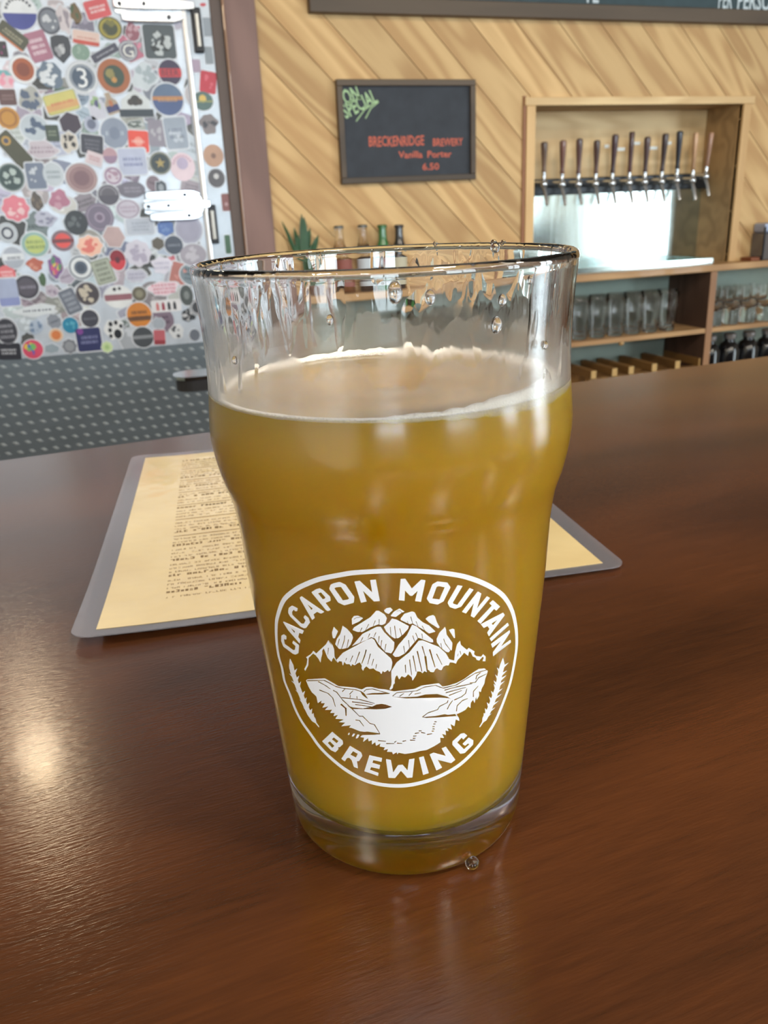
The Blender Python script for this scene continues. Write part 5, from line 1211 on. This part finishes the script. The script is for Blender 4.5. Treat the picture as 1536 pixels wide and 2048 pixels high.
for c, w, ls in (('I', 10, [[(420,395),(680,390),(860,485),(980,515),(1150,530),(1240,560)],[(590,410),(700,470),(770,520)],[(610,540),(740,590),(810,660),(850,790)],[(820,545),(870,570),(960,690),(1100,820),(1220,940),(1270,940),(1380,1050),(1450,1070),(1530,1200)],[(1165,1000),(1220,1005),(1285,1090)],[(950,655),(1230,685),(1450,745)],[(1080,620),(1075,660)],[(1180,640),(1185,670)],[(1110,720),(1420,760)],[(1160,760),(1430,800)],[(960,560),(1000,520)],[(1070,600),(1120,550)]]),
                 ('I', 18, [[(940,760),(1010,820),(1015,925)]]), ('J', 9, [[(370,330),(400,300),(500,290),(640,330),(760,360)],[(810,400),(870,350),(1080,330),(1180,320),(1290,265),(1470,235),(1536,265)],[(920,400),(980,360)],[(1060,390),(1110,340)],[(1150,370),(1240,350)]]),
                 ('K', 10, [[(300,490),(360,510),(560,460),(720,360),(850,280),(1020,230)],[(380,540),(560,490),(800,440)],[(400,580),(700,500)],[(450,620),(640,545)],[(860,370),(870,320),(930,270)],[(770,430),(850,420),(900,350),(1020,290)],[(820,640),(820,560),(890,480)],[(530,690),(640,640),(700,590),(720,520)],[(560,860),(570,780),(650,700),(730,670)],[(40,950),(120,890),(270,840),(300,790),(420,730),(430,700)],[(420,830),(450,770),(500,700)]]),
                 ('J', 11, [[(590,1085),(700,1095)],[(715,1130),(830,1130)],[(840,1110),(860,1095)],[(880,1125),(950,1128)],[(965,1095),(1010,1085)],[(1080,1078),(1150,1078)],[(1125,1050),(1155,1048)],[(1130,1015),(1170,1012)],[(1155,975),(1210,965)],[(1215,935),(1250,935)],[(1250,960),(1305,970)],[(1340,990),(1410,980)],[(1415,940),(1440,938)],[(1425,905),(1450,905)],[(1425,870),(1450,868)],[(1440,830),(1465,828)],[(1455,795),(1480,795)]])):
    for l_ in ls: LC += [PX(c, q) for q in stroke(l_, w * 1.5)]
mb = MB(); ink(mb, [land], LC, 10)
for q in ([(120,995),(135,965),(152,965),(140,995)], [(180,1020),(205,975),(232,980),(210,1020)], [(240,1050),(265,990),(300,995),(275,1045)]): ink(mb, [PX('J', q)], [], 10)
mb.build('printed_valley', M_ink, root)
# wheat ears
def ear(c, spine, right, left, hw):
    polys = []; sp = [np.array(q, float) for q in spine]
    L_ = []; R_ = []
    for i, q in enumerate(sp):
        d = sp[min(i + 1, len(sp) - 1)] - sp[max(i - 1, 0)]; d /= np.linalg.norm(d); nn = np.array([-d[1], d[0]]); w = hw * (0.08 if i == 0 else .18 if i >= len(sp) - 1 else .3 if i == len(sp) - 2 else 1)
        L_.append(tuple(q + nn * w)); R_.append(tuple(q - nn * w))
    polys.append(L_ + R_[::-1])
    acc = np.cumsum([0] + [np.linalg.norm(sp[i + 1] - sp[i]) for i in range(len(sp) - 1)])
    def at(y):
        ys = [q[1] for q in sp]; return np.array([np.interp(y, ys, [q[0] for q in sp]), y])
    for tips in (right, left):
        for tx, ty in tips:
            a = at(ty + 55); b = at(min(ty + 130, spine[-2][1])); polys.append([(tx, ty), tuple(a), tuple(b)])
    mb = MB()
    for q in polys: ink(mb, [PX(c, q)], [], 12)
    mb.build('printed_wheat_ear', M_ink, root)
ear('K', [(1275,45),(1268,150),(1238,260),(1190,500),(1120,700),(1060,850),(990,985),(965,1030),(915,1108)], [(1365,115),(1340,235),(1330,310),(1305,395),(1275,510),(1260,595),(1215,700),(1165,800),(1110,890),(1060,970)], [(1180,190),(1155,300),(1130,390),(1130,440),(1090,550),(1060,635),(1025,725),(995,815),(980,885),(960,960)], 36)
ear('I', [(155,60),(172,160),(190,250),(270,480),(370,730),(450,900),(520,1000),(550,1040),(600,1108)], [(265,205),(295,315),(325,405),(385,550),(410,650),(455,730),(495,820),(515,885),(545,960)], [(130,190),(135,280),(170,390),(230,530),(290,680),(350,800),(420,910)], 34)

# water drops on the rim and the foot of the glass
M_wat = glassmat('water_drop', (1, 1, 1), 0, 1.33)
for (x, y, r_) in ((867, 489, .0007), (953, 490, .0009), (999, 487, .0008), (917, 503, .0013)):
    # on the far half of the rim
    v = ray(x, y); zz = ZB + (.1508 if r_ > .001 else .1518); q = CAM + v * (zz - CAM[2]) / v[2]
    a = math.atan2(q[1], q[0]); rr = .0412 if r_ > .001 else .0427
    MB().sphere((rr * math.cos(a), rr * math.sin(a), zz), r_, 12, 8, (1, 1, 1.1)).build('water_drop', M_wat, root, smooth=True)
for (x, y, r_) in ((992, 650, .0011), (1004, 600, .0008), (860, 595, .0010), (790, 585, .0014), (1060, 560, .0006), (1090, 690, .0006), (660, 640, .0007), (470, 720, .0006)):
    q = on_glass([(x, y)], .0002)[0]
    MB().sphere(tuple(q), r_, 12, 8, (1, 1, 1.5)).build('water_drop', M_wat, root, smooth=True)
q = on_glass([(944, 1706)], .0004)[0]
MB().sphere((q[0], q[1], ZB + .0017), .0017, 14, 10, (1.1, 1.1, .95)).build('water_drop', M_wat, root, smooth=True)

# ------------------------------------------------------------------ pendant lamps over the bar aisle
def pendant(x, y, z, power, label):
    r = thing('pendant_lamp', (x, y, z), label, 'lamp', 'pendant lamps over the bar')
    MB().lathe([(.012, .16), (.03, .15), (.05, .10), (.11, .0), (.106, .0), (.046, .098), (.02, .14)], (x, y, z), 28, False, False).build('shade', plain('lamp_shade', (60, 58, 54), .5, .4), r, smooth=True)
    MB().tube([(x, y, z + .15), (x, y, RZ1)], .003, 8).build('cord', M_blk, r)
    m, nt, p = newmat('warm_bulb'); p.inputs['Emission Color'].default_value = (1, .78, .46, 1); p.inputs['Emission Strength'].default_value = 40
    MB().sphere((x, y, z + .04), .03, 14, 10).build('bulb', m, r, smooth=True)
    l = bpy.data.lights.new('pendant_light', 'POINT'); l.energy = power; l.color = (1, .80, .55); l.shadow_soft_size = .05
    o = bpy.data.objects.new('pendant_light', l); COL.objects.link(o); o.location = (0, 0, -.02); o.parent = r
pendant(-0.34, 1.55, ZB + .98, 3, 'dark metal pendant lamp over the bar aisle')
# unseen ceiling lights, added to brighten the room and the back wall
for x, y in ((-1.4, -.7), (.6, -.7), (2.6, -.7), (-1.4, -2.4), (.6, -2.4), (2.6, -2.4)):
    r = thing('added_ceiling_light', (x, y, RZ1 - .05), 'added unseen ceiling light %s %s' % ('near the left wall' if x < 0 else 'mid-room' if x < 2 else 'near the right wall', 'above the stools' if y > -1 else 'by the front windows'), 'ceiling light', 'added ceiling lights')
    MB().lathe([(.17, 0), (.18, .02), (.18, .049)], (x, y, RZ1 - .05), 32).build('housing', plain('housing_white', (230, 230, 226), .5), r)
    l = bpy.data.lights.new('added_ceiling_lamp', 'AREA'); l.shape = 'DISK'; l.size = .34; l.energy = 28; l.color = (1, .9, .76)
    o = bpy.data.objects.new('added_ceiling_lamp', l); COL.objects.link(o); o.location = (0, 0, -.004); o.parent = r
